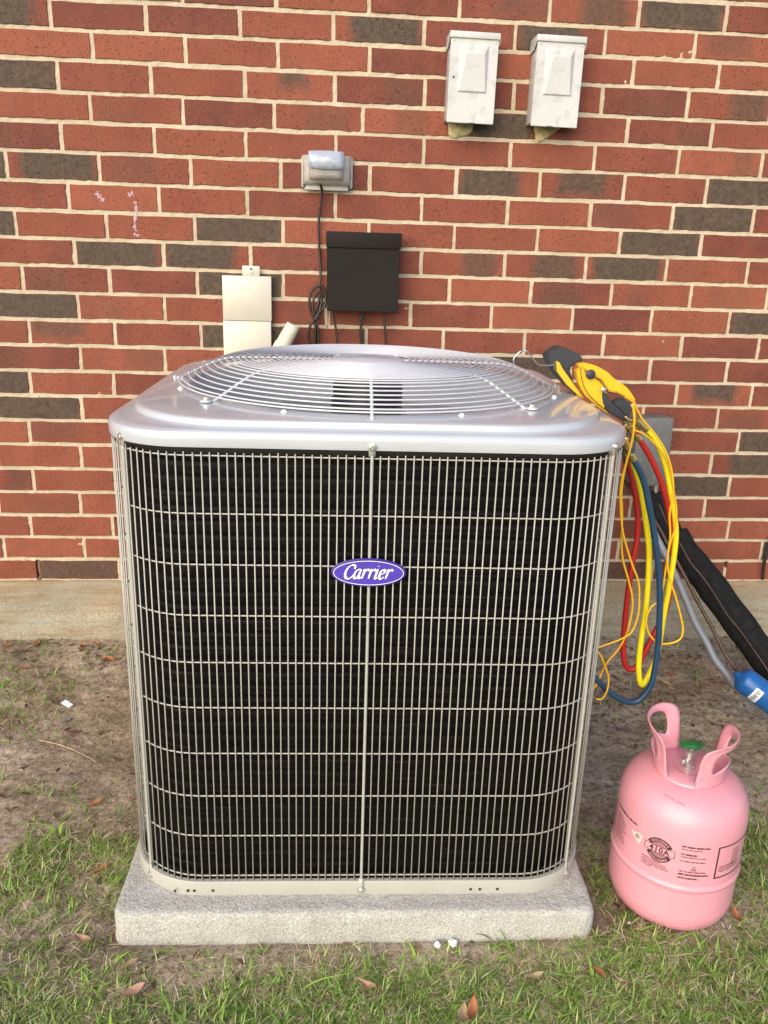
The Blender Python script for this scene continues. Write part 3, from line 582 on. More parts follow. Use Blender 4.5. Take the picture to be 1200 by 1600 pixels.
# ================================================================== air conditioner
ac = empty('air_conditioner', (UX, UY, 0.0835), 'large beige and grey outdoor cooling unit with a round fan grille on top', 'air conditioner', rot=(0, 0, UYAW))
ZO = -0.0835
def T(pts): return [Vector((p[0], p[1], p[2]+ZO)) for p in pts]
NA = 256
ths = [2*math.pi*i/NA for i in range(NA)]
def loops(prof):
    V = []; F = []
    for kind, a, rc, z in prof:
        for t in ths:
            x, y = (a*math.cos(t), a*math.sin(t)) if kind == 'c' else rsq(a, rc, t)
            V.append((x, y, z+ZO))
    for j in range(len(prof)-1):
        for i in range(NA): F.append((j*NA+i, j*NA+(i+1) % NA, (j+1)*NA+(i+1) % NA, (j+1)*NA+i))
    return V, F
V, F = loops([('s', .4482, .141, .0785), ('s', .4490, .142, .0800), ('s', .4490, .142, .1120), ('s', .4480, .141, .1138), ('s', .4405, .135, .1140), ('s', .4385, .133, .1120), ('s', .4385, .133, .0900)])
rail = mobj('base_rail', V, F, M['rail'], ac, True); sharp(rail, 40)
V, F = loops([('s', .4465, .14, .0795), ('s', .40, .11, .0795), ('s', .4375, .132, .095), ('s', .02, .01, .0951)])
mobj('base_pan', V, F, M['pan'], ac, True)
for x in (-.352, -.328, -.316, -.281, .263, .229, .211):
    V, F = lathe([(0.0028, 0), (0.0028, 0.001)], 10); hV = [(x+v[0], -.4492-v[2], .0945+ZO+v[1]) for v in V]
    mobj('rail_hole', hV, F, M['pan'], ac)
# coil: finned slab wrapped round the four sides
prof = []
z = .114; k = 0
while z < .930:
    prof += [('s', .4250, .128, z), ('s', .4260, .128, z+.006), ('s', .4260, .128, z+.018), ('s', .4250, .128, z+.0235)]; z += .0254
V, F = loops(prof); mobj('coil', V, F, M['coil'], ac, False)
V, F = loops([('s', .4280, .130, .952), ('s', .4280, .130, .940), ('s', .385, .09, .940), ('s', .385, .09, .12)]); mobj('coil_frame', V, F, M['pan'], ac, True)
# lid
lidp = [('c', .352, 0, .900), ('c', .354, 0, .975), ('c', .358, 0, .990), ('c', .364, 0, .9975), ('c', .372, 0, .9990), ('c', .384, 0, .9985),
        ('s', .398, .24, .9972), ('s', .412, .19, .9955), ('s', .4195, .205, .9948), ('s', .4215, .204, .9936), ('s', .4225, .203, .9915), ('s', .4230, .202, .9875), ('s', .4238, .201, .9850), ('s', .4255, .198, .9838),
        ('s', .436, .155, .9828), ('s', .4440, .147, .9818), ('s', .4478, .145, .9790), ('s', .4495, .1445, .9745), ('s', .4495, .1445, .9570), ('s', .4488, .144, .9550), ('s', .4465, .142, .9555), ('s', .4460, .142, .9700)]
V, F = loops(lidp); lid = mobj('lid', V, F, M['lid'], ac, True); sharp(lid, 33)
V, F = loops([('c', .3525, 0, .905), ('c', .3525, 0, .78), ('c', .36, 0, .77)]); mobj('fan_shroud', V, F, M['shroud'], ac, True)
# side guard
ZH = [.9405, .843, .754, .6615, .5726, .484, .3908, .3008, .2138, .1136+.010]
AG, RG = .4425, .140
def gpath(a, rc, z, n=5):
    P = []; rcx = a-rc
    for cx, cyy, a0 in ((1, -1, -90), (1, 1, 0), (-1, 1, 90), (-1, -1, 180)):
        for k in range(n+1): t = R(a0+90*k/n); P.append(Vector((cx*rcx+rc*math.cos(t), cyy*rcx+rc*math.sin(t), z+ZO)))
    return P
def along(s, a, rc):
    """perimeter position: s metres along the loop from the middle of the front side, towards +x"""
    L = 2*(a-rc); q = rc*math.pi/2; per = 4*(L+q); s = s % per; s += L/2   # start of front side
    side = int(s//(L+q)) % 4; u = s % (L+q) if s < per else s-per
    if s >= per: side = 0
    if u <= L: p = Vector((-L/2+u, -a)); nrm = Vector((0, -1))
    else:
        t = (u-L)/rc; p = Vector((L/2+rc*math.sin(t), -(a-rc)-rc*math.cos(t))); nrm = Vector((math.sin(t), -math.cos(t)))
    rot = Matrix.Rotation(side*math.pi/2, 2); return rot @ p, rot @ nrm
PER = 4*(2*(AG-RG)+RG*math.pi/2)
sp = PER/round(PER/0.01364); NW = round(PER/sp)
wz0, wz1 = .112, .9462
Vw, Fw = tube_vf([(0, 0, wz0+ZO), (0, 0, wz1+ZO)], .00125, 6)
WM = bpy.data.meshes.new('wire'); WM.from_pydata([tuple(v) for v in Vw], [], Fw); WM.polygons.foreach_set('use_smooth', [True]*len(Fw)); WM.materials.append(M['wire']); WM.update()
hoops = empty('side_guard', (0, 0, 0)); hoops.parent = ac
BV = []; BF = []
lim = (AG-RG)+RG*math.pi/2+0.05
for i in range(NW):
    s = i*sp; s = s if s < PER/2 else s-PER
    if abs(s) < 0.004: continue
    p, nrm = along(s, AG, RG); p = p+nrm*0.0031
    if abs(s) < lim:
        o = bpy.data.objects.new('wire', WM); COL.objects.link(o); o.parent = hoops; o.location = (p.x+random.uniform(-.0004, .0004), p.y, random.uniform(-.001, .0012))
    else:
        base = len(BV); v_, f_ = tube_vf([(p.x, p.y, wz0+ZO), (p.x, p.y, wz1+ZO)], .00125, 5, base=base); BV += v_; BF += f_
o = mobj('wires_round_the_sides', BV, BF, M['wire'], hoops, True); tag(o, kind='stuff')
for z in ZH: tube('hoop', gpath(AG, RG, z, 8), .00138, M['wire'], hoops, 6, closed=True)
# straps with flattened ends and screws
SV, SF = hexscrew(.0048, .0052)
def screw_at(parent, p, nrm, s=1.0, mat='zinc'):
    nrm = Vector(nrm).normalized(); q = nrm.to_track_quat('Z', 'Y').to_matrix()
    return mobj('screw', [Vector(p)+q @ (Vector(v)*s) for v in SV], SF, M[mat], parent)
for s in (0, (AG-RG)+RG*math.pi/4, -((AG-RG)+RG*math.pi/4), PER/2):
    p, nrm = along(s, AG, RG); t = Vector((-nrm.y, nrm.x)); p = p+nrm*.0055
    pts = [(p.x, p.y, z) for z in (.118, .125, .30, .60, .90, .940, .948)]
    st = tube('strap', T(pts), .0027, M['wire'], ac, 8)
    for z0_, z1_, zs in ((.945, .967, .961), (.088, .122, .0955)):
        bm = bmesh.new(); w = .0055
        c8 = [Vector((p.x, p.y, 0))+Vector((t.x*a, t.y*a, 0))+Vector((nrm.x*b, nrm.y*b, zz+ZO)) for zz in (z0_, z1_) for a, b in ((-w, .0012), (w, .0012), (w, -.0012), (-w, -.0012))]
        off = .0012 if zs > .5 else .0016
        add_hex(bm, [c+Vector((nrm.x*off, nrm.y*off, 0)) for c in c8]); bmesh.ops.bevel(bm, geom=bm.edges[:], offset=.001, segments=2, affect='EDGES')
        bobj('strap_end', bm, M['wire'], st, True)
        screw_at(st, (p.x+nrm.x*(off+.001), p.y+nrm.y*(off+.001), zs+ZO), (nrm.x, nrm.y, 0))
# fan grille
fg = mobj('fan_guard', *lathe([(.0, 1.0505+ZO), (.030, 1.0505+ZO), (.034, 1.0495+ZO), (.070, 1.0485+ZO), (.0745, 1.0465+ZO), (.0745, 1.0445+ZO)], 48), M['guard'], ac, True); sharp(fg, 30)
def gprof(r):
    xs = [.08, .20, .28, .30, .315, .34, .365, .385, .40]; zs = [1.0475, 1.0470, 1.0455, 1.0420, 1.0372, 1.0262, 1.0145, 1.0050, .9990]
    return float(np.interp(r, xs, zs))
rads = [.385, .377] + [.3645-.0125*i for i in range(23)]
for r in rads:
    P = [(r*math.cos(t), r*math.sin(t), gprof(r)) for t in [2*math.pi*i/96 for i in range(96)]]
    tube('ring', T(P), .0017, M['guard'], fg, 6, closed=True)
for k in range(8):
    a = R(-90+45*k); rr = [.07, .12, .2, .28, .30, .315, .34, .365, .385, .398]
    P = [(r*math.cos(a), r*math.sin(a), gprof(r)-.0035) for r in rr]
    spk = tube('spoke', T(P), .0030, M['guard'], fg, 8)
    if k % 2:
        c = Vector((.408*math.cos(a), .408*math.sin(a), 1.0005+ZO)); V, F = lathe([(.0001, -.001), (.011, -.001), (.011, .0012), (.009, .002)], 16)
        mobj('foot', [c+Vector(v) for v in V], F, M['guard'], spk, True)
        screw_at(spk, (c.x, c.y, c.z+.002), (0, 0, 1), 1.25)
    else:
        V, F = lathe([(.0036, 0), (.0042, .002), (.0036, .005), (.0015, .0062)], 12)
        d = Vector((math.cos(a), math.sin(a), 0)); q = d.to_track_quat('Z', 'Y').to_matrix(); c = Vector((.398*math.cos(a), .398*math.sin(a), .9985+ZO))
        mobj('foot', [c+q @ Vector(v) for v in V], F, M['guard'], spk, True)
for a, r in ((-112, .392), (-158, .389), (-67, .391), (-22, .391), (165, .39), (15, .39)):
    screw_at(lid, (r*math.cos(R(a)), r*math.sin(R(a)), .998+ZO), (0, 0, 1), .8, 'bright')
# motor and fan
V, F = lathe([(.02, .865+ZO), (.073, .868+ZO), (.075, .88+ZO), (.075, 1.040+ZO), (.072, 1.0435+ZO)], 40); mobj('motor', V, F, M['motor'], ac, True)
bm = bmesh.new(); box(bm, -.0755, -.071, -.022, -.016, .97+ZO, 1.035+ZO); bobj('motor_lead', bm, M['guard'], ac)
V, F = lathe([(.02, .850+ZO), (.085, .850+ZO), (.09, .856+ZO), (.085, .862+ZO)], 32); fan = mobj('fan', V, F, M['blade'], ac, True)
for k in range(3):
    V = []; F = []; nr, nc = 8, 10
    for i in range(nr+1):
        r = .08+.255*i/nr; span = R(62+10*i/nr); lean = R(18)*(i/nr)
        for j in range(nc+1):
            u = j/nc; th = R(120*k+20)+lean+span*(u-.5); V.append((r*math.cos(th), r*math.sin(th), .855+ZO+(u-.5)*(.055+.02*i/nr)+.02*math.sin(math.pi*u)))
    for i in range(nr):
        for j in range(nc): a = i*(nc+1)+j; F.append((a, a+1, a+nc+2, a+nc+1))
    bl = mobj('blade', V, F, M['blade'], fan, True); md = bl.modifiers.new('t', 'SOLIDIFY'); md.thickness = .002
# badge
bd = empty('badge', (-.0012, -.4535, .7480+ZO)); bd.parent = ac
def ellipse(name, a, b, y0_, y1_, mat, n=48, rim=0):
    V = []; F = []
    for s, y in ((1, y1_), (1, y0_+.0006), (1-.0008/b, y0_)):
        for i in range(n): t = 2*math.pi*i/n; V.append((a*s*math.cos(t), y, b*s*math.sin(t)))
    for j in range(2):
        for i in range(n): F.append((j*n+i, j*n+(i+1) % n, (j+1)*n+(i+1) % n, (j+1)*n+i))
    F.append(tuple(2*n+i for i in range(n))); F.append(tuple(reversed(range(n))))
    return mobj(name, V, F, mat, bd)
ellipse('badge_plate', .0628, .0250, -.0020, .0025, M['badge_rim'])
ellipse('badge_face', .0590, .0218, -.0026, -.0015, M['badge'])
P = [(.0580*math.cos(t), -.0029, .0212*math.sin(t)) for t in [2*math.pi*i/72 for i in range(72)]]
V = []; F = []
for i, t in enumerate([2*math.pi*i/72 for i in range(72)]):
    for d in (.00055, -.00055): V.append(((.0583+d)*math.cos(t), -.0030, (.0213+d)*math.sin(t)))
for i in range(72): j = (i+1) % 72; F.append((2*i, 2*i+1, 2*j+1, 2*j))
mobj('badge_line', V, F, M['bright'], bd)
# hand-drawn italic lettering
def pen(strokes, x, y, s, depth_y, V, F, lay):
    for st in strokes:
        P = catmull([(a, 0, b) for a, b in st], 6) if len(st) > 2 else [Vector((a, 0, b)) for a, b in st]
        base = len(V)
        for i, p in enumerate(P):
            t = (P[min(i+1, len(P)-1)]-P[max(i-1, 0)]).normalized(); nrm = Vector((-t.z, 0, t.x))
            ang = math.atan2(t.z, t.x); w = .055+.085*abs(math.sin(ang-R(25)))**1.3
            e = min(i, len(P)-1-i)/(len(P)*.5); w *= .65+.35*min(1, e*3)
            for sgn in (1, -1):
                q = p+nrm*w*sgn; V.append((x+(q.x+q.z*.27)*s, depth_y-lay[0]*1.5e-5, y+q.z*s))
        for i in range(len(P)-1): F.append((base+2*i, base+2*i+2, base+2*i+3, base+2*i+1))
        lay[0] += 1
G = {
 'C': (1.16, [[(1.10, 1.02), (1.12, 1.28), (.92, 1.45), (.60, 1.42), (.26, 1.10), (.12, .60), (.26, .12), (.62, -.04), (.92, .08), (1.12, .36)]]),
 'a': (.98, [[(.72, .90), (.50, 1.0), (.22, .82), (.08, .42), (.18, .04), (.38, .02), (.60, .35), (.74, .85)], [(.76, 1.0), (.66, .45), (.68, .08), (.82, .02), (.96, .18)]]),
 'r': (.78, [[(.02, .84), (.18, .98), (.20, .75), (.12, 0)], [(.16, .50), (.32, .85), (.52, 1.0), (.66, .92), (.66, .80)]]),
 'i': (.48, [[(.0, .84), (.16, .98), (.16, .70), (.10, .15), (.22, .0), (.38, .16)], [(.18, 1.32), (.22, 1.40)]]),
 'e': (.80, [[(.14, .46), (.42, .52), (.62, .74), (.50, .98), (.24, .90), (.08, .48), (.18, .06), (.42, .0), (.68, .22)]]),
}
V = []; F = []; x = 0; lay = [0]; tot = sum(G[c][0] for c in 'Carrier'); s = .0835/ (tot+.25)
for ch in 'Carrier':
    pen(G[ch][1], -.0425+x*s, -.0098, s*1.0, -.0032, V, F, lay); x += G[ch][0]
V = [(v[0], v[1], -.0098+(v[2]+.0098)*1.18) for v in V]
mobj('lettering', V, F, M['bright'], bd)

# ================================================================== things on the wall
def disconnect(x0, x1, z0, z1, label, hole):
    t = empty('electrical_box', ((x0+x1)/2, 0, z0), label, 'electrical box', 'white metal electrical boxes high on the brick wall', rot=(0, R(0.6), 0))
    cx = (x0+x1)/2; w = (x1-x0)/2; h = z1-z0
    bm = bmesh.new(); box(bm, -w+.003, w-.003, -.074, -.0035, .004, h-.004, .0015); bobj('body', bm, M['box_white'], t, angle=25)
    # cover plate with pressed wedge
    ox0, ox1, oz0, oz1 = -w+.026, w-.027, h-.148, h-.030; ix0, ix1, iz1 = ox0+.019, ox1-.012, h-.053
    V = [(-w+.001, -.0785, -.006), (w-.001, -.0785, -.006), (w-.001, -.0785, h-.012), (-w+.001, -.0785, h-.012),
         (ox0, -.0785, oz0), (ox1, -.0785, oz0), (ox1, -.0785, oz1), (ox0, -.0785, oz1),
         (ox0+.004, -.0825, oz0+.002), (ox1-.003, -.0825, oz0+.002), (ix1, -.0885, iz1), (ix0, -.0885, iz1)]
    F = [(0, 1, 5, 4), (1, 2, 6, 5), (2, 3, 7, 6), (3, 0, 4, 7), (4, 5, 9, 8), (5, 6, 10, 9), (6, 7, 11, 10), (7, 4, 8, 11), (8, 9, 10, 11)]
    n = len(V); V += [(-w+.001, -.0742, -.006), (w-.001, -.0742, -.006), (w-.001, -.0742, h-.012), (-w+.001, -.0742, h-.012)]
    F += [(1, 0, n, n+1), (2, 1, n+1, n+2), (3, 2, n+2, n+3), (0, 3, n+3, n)]
    cv = mobj('cover', V, F, M['box_white'], t); md = cv.modifiers.new('b', 'BEVEL'); md.width = .0016; md.segments = 2; md.limit_method = 'ANGLE'; md.angle_limit = R(12)
    bm = bmesh.new(); box(bm, -w-.002, w+.002, -.084, -.003, h-.016, h, .0015)
    cap = bobj('hood', bm, M['box_white'], t, angle=25)
    V = [(-w-.0021, -.083, h-.016), (-w-.0021, -.004, h-.016), (-w-.0021, -.004, h-.034), (-w-.0021, -.05, h-.034)]
    prism('hood_flap', V, .0018, M['box_white'], t, dirv=(1, 0, 0))
    V = [(w+.0021, -.083, h-.016), (w+.0021, -.004, h-.016), (w+.0021, -.004, h-.030), (w+.0021, -.076, h-.030)]
    prism('hood_flap', V, .0018, M['box_white'], t, dirv=(-1, 0, 0))
    bm = bmesh.new(); box(bm, -.008+hole, .008+hole, -.0795, -.070, -.0075, -.004, 0); bobj('latch_slot', bm, M['motor'], t)
    for sx in (-w+.009, w-.010):
        V, F = lathe([(.003, 0), (.003, .0012), (.001, .0018)], 10); mobj('rivet', [(sx+v[0], -.0785-v[2], h-.022+v[1]) for v in V], F, M['galv'], t)
    return t
d1 = disconnect(.336, .470, 1.617, 1.837, 'white metal electrical box with a screw hole in its cover, the left of the pair', .004)
V, F = lathe([(.0028, 0), (.0028, .0012)], 10); mobj('screw_hole', [(-.053+v[0], -.0786-v[2], .108+v[1]) for v in V], F, M['motor'], d1)
d2 = disconnect(.575, .709, 1.617, 1.839, 'white metal electrical box without a screw hole, the right of the pair high up', -.012)

# weatherproof outlet
t = empty('outlet_cover', (0.004, 0, 1.4300), 'clear plastic weatherproof bubble cover over a socket with a black cord leaving it', 'outlet cover')
bm = bmesh.new(); box(bm, -.071, .077, -.020, -.003, .002, .088, .006); bobj('base_plate', bm, M['box_white'], t, angle=25)
bm = bmesh.new(); box(bm, -.062, .064, -.028, -.0205, -.004, .015, .003); bobj('lower_lip', bm, M['box_white'], t, angle=25)
def bubble(name, x0, x1, z0, z1, ya, yb, rr, mat, parent, bulge=.008):
    V = []; F = []; nu, nv = 16, 12
    prof = [(0, 0), (.02, .35), (.07, .7), (.16, .92), (.32, 1.0), (.5, 1.03), (.68, 1.0), (.84, .92), (.93, .7), (.98, .35), (1, 0)]
    for i, (v, hv) in enumerate(prof):
        for j, (u, hu) in enumerate(prof):
            d = min(hu, 1)*min(hv, 1); V.append((x0+(x1-x0)*u, ya+(yb-ya)*(d**.6), z0+(z1-z0)*v))
    m = len(prof)
    for i in range(m-1):
        for j in range(m-1): F.append((i*m+j, i*m+j+1, (i+1)*m+j+1, (i+1)*m+j))
    o = mobj(name, V, F, mat, parent, True); return o
b1 = bubble('clear_cover', -.068, .072, .008, .090, -.018, -.066, .01, M['clear'], t)
bubble('domed_lid', -.050, .050, .020, .092, -.050, -.090, .01, M['clear'], t)
P = []
V = []; F = []
for i in range(9):
    u = -.049+.098*i/8; bow = .006*math.cos(math.pi*(i/8-.5)*.9)
    for z, y in ((.094, -.066), (.093, -.086), (.072, -.0935), (.050-bow*.6, -.0945)): V.append((u, y-bow*.5, z+ (bow*.4 if z > .09 else 0)))
for i in range(8):
    for j in range(3): F.append((i*4+j, i*4+j+1, i*4+j+5, i*4+j+4))
pn = mobj('milky_top_panel', V, F, paint('milky_plastic', (.34, .37, .43), .3, .25, 60, Coat_Weight=.4), t, True); md = pn.modifiers.new('s', 'SOLIDIFY'); md.thickness = .002
for sx, sz in ((-.062, .006), (.066, .006), (-.064, .030), (.068, .034)):
    V, F = lathe([(.0035, 0), (.0035, .002), (.002, .003)], 10); mobj('screw', [(sx+v[0], -.0285-v[2], sz+v[1]) for v in V], F, M['motor'], t)
for z, w in ((.040, .034), (.034, .040)):
    tube('moulded_ridge', [(-w, -.0885+.004, z), (0, -.0915, z-.002), (w, -.0885+.004, z)], .0009, M['clear'], t, 6, smooth_n=6)

# black cord with a tied loop
tube('power_cord', [(-.013, -.050, 1.447), (-.0115, -.040, 1.438), (-.0065, -.026, 1.418), (-.0125, -.018, 1.374), (-.0172, -.014, 1.331), (-.0146, -.014, 1.272), (-.0120, -.014, 1.235), (-.0105, -.016, 1.198), (-.0118, -.020, 1.165),
     (-.014, -.024, 1.12), (-.022, -.024, 1.085), (-.0225, -.022, 1.045), (-.0220, -.020, .99), (-.022, -.02, .94)], .0037, M['cord'], None, 10, smooth_n=8)
pc = bpy.data.objects['power_cord']; tag(pc, 'black power cord with a folded loop hanging from the clear socket cover on the bricks', 'power cord')
tube('cord_loop', [(-.010, -.026, 1.160), (-.026, -.026, 1.156), (-.0385, -.026, 1.140), (-.0430, -.026, 1.112), (-.0375, -.026, 1.084), (-.0270, -.028, 1.062), (-.0250, -.028, 1.035), (-.0255, -.026, .99), (-.026, -.02, .94)], .0038, M['cord'], pc, 8, smooth_n=6)
tube('cord_loop', [(-.012, -.030, 1.161), (-.001, -.030, 1.154), (.0065, -.030, 1.133), (.0040, -.030, 1.106), (-.0100, -.032, 1.086), (-.0240, -.034, 1.068), (-.0400, -.032, 1.043), (-.0450, -.030, 1.015), (-.0400, -.028, .99), (-.033, -.026, .97)], .0038, M['cord'], pc, 8, smooth_n=6)
tube('cord_loop', [(-.030, -.033, 1.065), (-.033, -.033, 1.10), (-.028, -.033, 1.128), (-.018, -.033, 1.142), (-.008, -.033, 1.138), (-.006, -.033, 1.115), (-.014, -.034, 1.085), (-.022, -.034, 1.06), (-.0165, -.032, 1.03), (-.014, -.03, .98)], .0034, M['cord'], pc, 8, smooth_n=6)
tube('cord_tie', [(-.034, -.036, 1.066), (-.024, -.040, 1.063), (-.014, -.036, 1.066)], .003, M['cord'], pc, 6, smooth_n=4)

# transformer box
t = empty('transformer_box', (.114, 0, 1.090), 'brown-black box with an overhanging lid on the brick wall above the cooling unit', 'transformer box')
bm = bmesh.new()
c = [(-.1040, -.0855, .002), (.1050, -.0855, .002), (.1050, -.0035, .002), (-.1040, -.0035, .002), (-.1065, -.0855, .182), (.1035, -.0855, .182), (.1035, -.0035, .182), (-.1065, -.0035, .182)]
b = bmesh.new(); add_hex(b, c); bmesh.ops.bevel(b, geom=b.edges[:], offset=.0018, segments=2, affect='EDGES'); merge(bm, b); bobj('body', bm, M['black'], t, angle=25)
bm = bmesh.new(); box(bm, -.1085, .1080, -.0905, -.0032, .180, .224, .0022); bobj('lid', bm, M['black'], t, angle=25)
for P in ([(-.088, -.03, .006), (-.084, -.03, -.02), (-.077, -.03, -.055), (-.070, -.03, -.11)], [(-.002, -.03, .006), (.004, -.03, -.02), (-.003, -.03, -.06), (.004, -.03, -.11)],
          [(.010, -.034, .006), (-.004, -.034, -.024), (.000, -.034, -.05), (.010, -.034, -.11)], [(.068, -.03, .006), (.070, -.03, -.03), (.074, -.03, -.07), (.078, -.03, -.12)]):
    tube('cable', P, .0036, M['cord'], t, 8, smooth_n=6)

# sheet metal cover
t = empty('metal_cover', (-.2265, 0, .86), 'pale sheet metal cover with a keyhole tab screwed to the brick wall', 'metal cover')
bm = bmesh.new(); box(bm, -.0735, .0690, -.0315, -.0035, .00, .1925, .001); bobj('lower_panel', bm, M['galv'], t, angle=25)
bm = bmesh.new(); box(bm, -.0725, .0710, -.0325, -.0035, .1940, .3225, .001); bobj('upper_panel', bm, M['galv'], t, angle=25)
bm = bmesh.new(); box(bm, -.0140, .0370, -.0215, -.0195, .3230, .3515, .0009); tb = bobj('tab', bm, M['galv'], t, angle=25)
V, F = lathe([(.0045, 0), (.0045, .0008)], 14); mobj('keyhole', [(.0115+v[0], -.0216-v[2], .341+v[1]) for v in V], F, M['motor'], tb)
bm = bmesh.new(); box(bm, .0095, .0135, -.0224, -.0214, .331, .341); bobj('keyhole', bm, M['motor'], tb)
screw_at(tb, (.0115, -.0225, .334), (0, -1, 0), .8)

# pvc stub
c0, c1 = Vector((-.1225, -.060, .985)), Vector((-.0895, -.060, 1.047)); d = c1-c0
V, F = lathe([(.0235, -.02), (.0235, .006), (.0215, .0075), (.0205, .010), (.0215, .014), (.0205, .018), (.0212, .023), (.0202, .027), (.0210, .033), (.0200, .040), (.0192, .069), (.0180, .0705), (.0150, .0705), (.0148, .02)], 28)
q = d.normalized().to_track_quat('Z', 'Y').to_matrix()
o = mobj('pipe_stub', [c0+q @ Vector((v[0]*1.08, v[1]*1.08, v[2])) for v in V], F, M['pvc'], None, True); sharp(o, 40)
tag(o, 'short ivory plastic pipe fitting leaning out between the metal cover and the black cord', 'pipe fitting')
tube('pipe_tail', [c0, c0+Vector((-.003, .03, -.03)), c0+Vector((-.003, .055, -.06))], .014, M['pvc'], o, 12, smooth_n=4)

# grey junction box on the right
t = empty('junction_box', (1.048, 0, .572), 'dull grey metal junction box on the brick wall behind the coloured hoses', 'junction box', rot=(0, R(-2.0), 0))
bm = bmesh.new(); box(bm, -.056, .056, -.090, -.0035, .0, .216, .002); bobj('body', bm, M['box_grey'], t, angle=25)
bm = bmesh.new(); box(bm, -.0575, .0575, -.094, -.0905, -.002, .2185, .0012); bobj('front_cover', bm, M['box_grey'], t, angle=25)
bm = bmesh.new(); box(bm, .0575, .0605, -.070, -.045, .13, .175, .001); bobj('latch', bm, M['zinc'], t)
V, F = lathe([(.0035, 0), (.0035, .0012)], 10); mobj('knockout', [(.036+v[0], -.0942-v[2], .085+v[1]) for v in V], F, M['bright'], t)

# ================================================================== lines at the right
o = tube('grey_conduit', CONDUIT, .0105, M['conduit'], None, 14, smooth_n=6); tag(o, 'smooth grey plastic conduit curving down from behind the hoses to the soil', 'conduit')
bm_ = catmull(FOAM, 6)
o = tube('insulated_pipe', FOAM, lambda u: .0365 + .0015*math.sin(u*23) + .001*math.sin(u*61), M['foam'], None, 24, smooth_n=6); tag(o, 'thick pipe in black foam insulation slanting down in front of the brick wall', 'insulated pipe')
P0 = [Vector(p) for p in FOAM[2:7]]
tube('foam_sleeve', [P0[0]+Vector((.002, -.002, 0)), P0[1], P0[2], P0[3], P0[4]] + [Vector(p) for p in FOAM[7:]], lambda u: .0455+.0012*math.sin(u*31), M['foam'], o, 24, smooth_n=6)
for k in range(2):
    P = [Vector(p)+Vector((-.035+.02*k, -.004, .02-.01*k)) for p in FOAM[:4]]
    tube('foam_flap', P, .020, M['foam'], o, 12, smooth_n=4)
o = tube('thin_pipe', [(.978, -.30, .535)]+THIN_PIPE, .0052, M['copper'], None, 10, smooth_n=6); tag(o, 'thin dark copper pipe running down into the end of the blue cylinder', 'copper pipe')
o = tube('control_wire', [Vector(p)+Vector((-.004, -.022, .006)) for p in THIN_WIRE], .0024, M['copper'], None, 8, smooth_n=6); tag(o, 'thin brown wire lying along the lower edge of the black foam insulation', 'wire')
o = tube('black_lead', EDGE_CORD, .006, M['cord'], None, 8, smooth_n=6); tag(o, 'short black cable hanging on the lowest brick courses at the right edge of the photo', 'cable')
# filter drier
a, b = Vector(DRIER[0]), Vector(DRIER[1]); L = (b-a).length; q = (b-a).normalized().to_track_quat('Z', 'Y').to_matrix()
t = empty('filter_drier', a, 'blue metal filter cylinder with a white label joined to the thin copper pipe', 'filter')
rD = .0365
V, F = lathe([(.006, -.02), (.010, -.010), (.020, -.003), (.030, .002), (rD-.001, .010), (rD, .016), (rD, L*.60), (rD-.0012, L*.605), (rD-.0012, L*.625), (rD, L*.63), (rD, L-.016), (rD-.003, L-.006), (.020, L+.004), (.008, L+.02)], 36)
o = mobj('body', [q @ Vector(v) for v in V], F, M['blue'], t, True)
def wrap_patch(name, a0, a1, s0, s1, r, mat, parent, n=10):
    V = []; F = []
    for i in range(n+1):
        an = R(a0+(a1-a0)*i/n)
        for s in (s0, s1): V.append(q @ Vector((r*math.cos(an), r*math.sin(an), s)))
    for i in range(n): F.append((2*i, 2*i+1, 2*i+3, 2*i+2))
    return mobj(name, V, F, mat, parent, True)
# direction towards the camera decides where the label sits
cdir = q.transposed() @ (CAM-a).normalized(); ca = math.degrees(math.atan2(cdir.y, cdir.x))
lb = wrap_patch('label', ca-8, ca+62, L*.26, L*.40, rD+.0004, M['white'], t)
rr = random.Random(4)
for i in range(12):
    a0 = ca-3+5*i; wrap_patch('label_print', a0, a0+rr.uniform(1.5, 3.2), L*.285+rr.uniform(0, .004), L*.36+rr.uniform(-.004, .003), rD+.0008, M['ink'], t, 2)

# ================================================================== hoses, leads, gauge and clamp
def hose(name, P, r, mat, label, cat, n=6, seg=12):
    o = tube(name, P, r, M[mat], None, seg, smooth_n=n); return tag(o, label, cat)
def ferrule(parent, p0, p1, r0=.0075, mat='brass'):
    p0, p1 = Vector(p0), Vector(p1); L = (p1-p0).length; q = (p1-p0).normalized().to_track_quat('Z', 'Y').to_matrix()
    V, F = lathe([(r0*.7, 0), (r0*1.25, L*.02), (r0*1.25, L*.35), (r0*.85, L*.38), (r0*.85, L*.62), (r0, L*.64), (r0, L*.98), (r0*.8, L)], 14)
    o = mobj('brass_end', [p0+q @ Vector(v) for v in V], F, M[mat], parent, True); sharp(o, 35); return o
h = hose('refrigerant_hose', RED_HOSE, .0062, 'red_hose', 'red rubber hose looping down beside the cooling unit', 'hose')
ferrule(h, Vector(RED_HOSE[0])+Vector((-.012, -.002, .010)), RED_HOSE[1], .0065); ferrule(h, Vector(RED_HOSE[-1])+Vector((-.006, 0, .018)), Vector(RED_HOSE[-1])+Vector((.003, 0, -.012)), .0065)
h = hose('refrigerant_hose', BLUE_HOSE, .0064, 'blue_hose', 'dark blue rubber hose looping down beside the cooling unit', 'hose')
ferrule(h, Vector(BLUE_HOSE[0])+Vector((-.012, -.002, .016)), BLUE_HOSE[1], .0068)
h = hose('refrigerant_hose', YELLOW_HOSE, .0062, 'yellow_hose', 'bright yellow rubber hose looping down beside the cooling unit', 'hose')
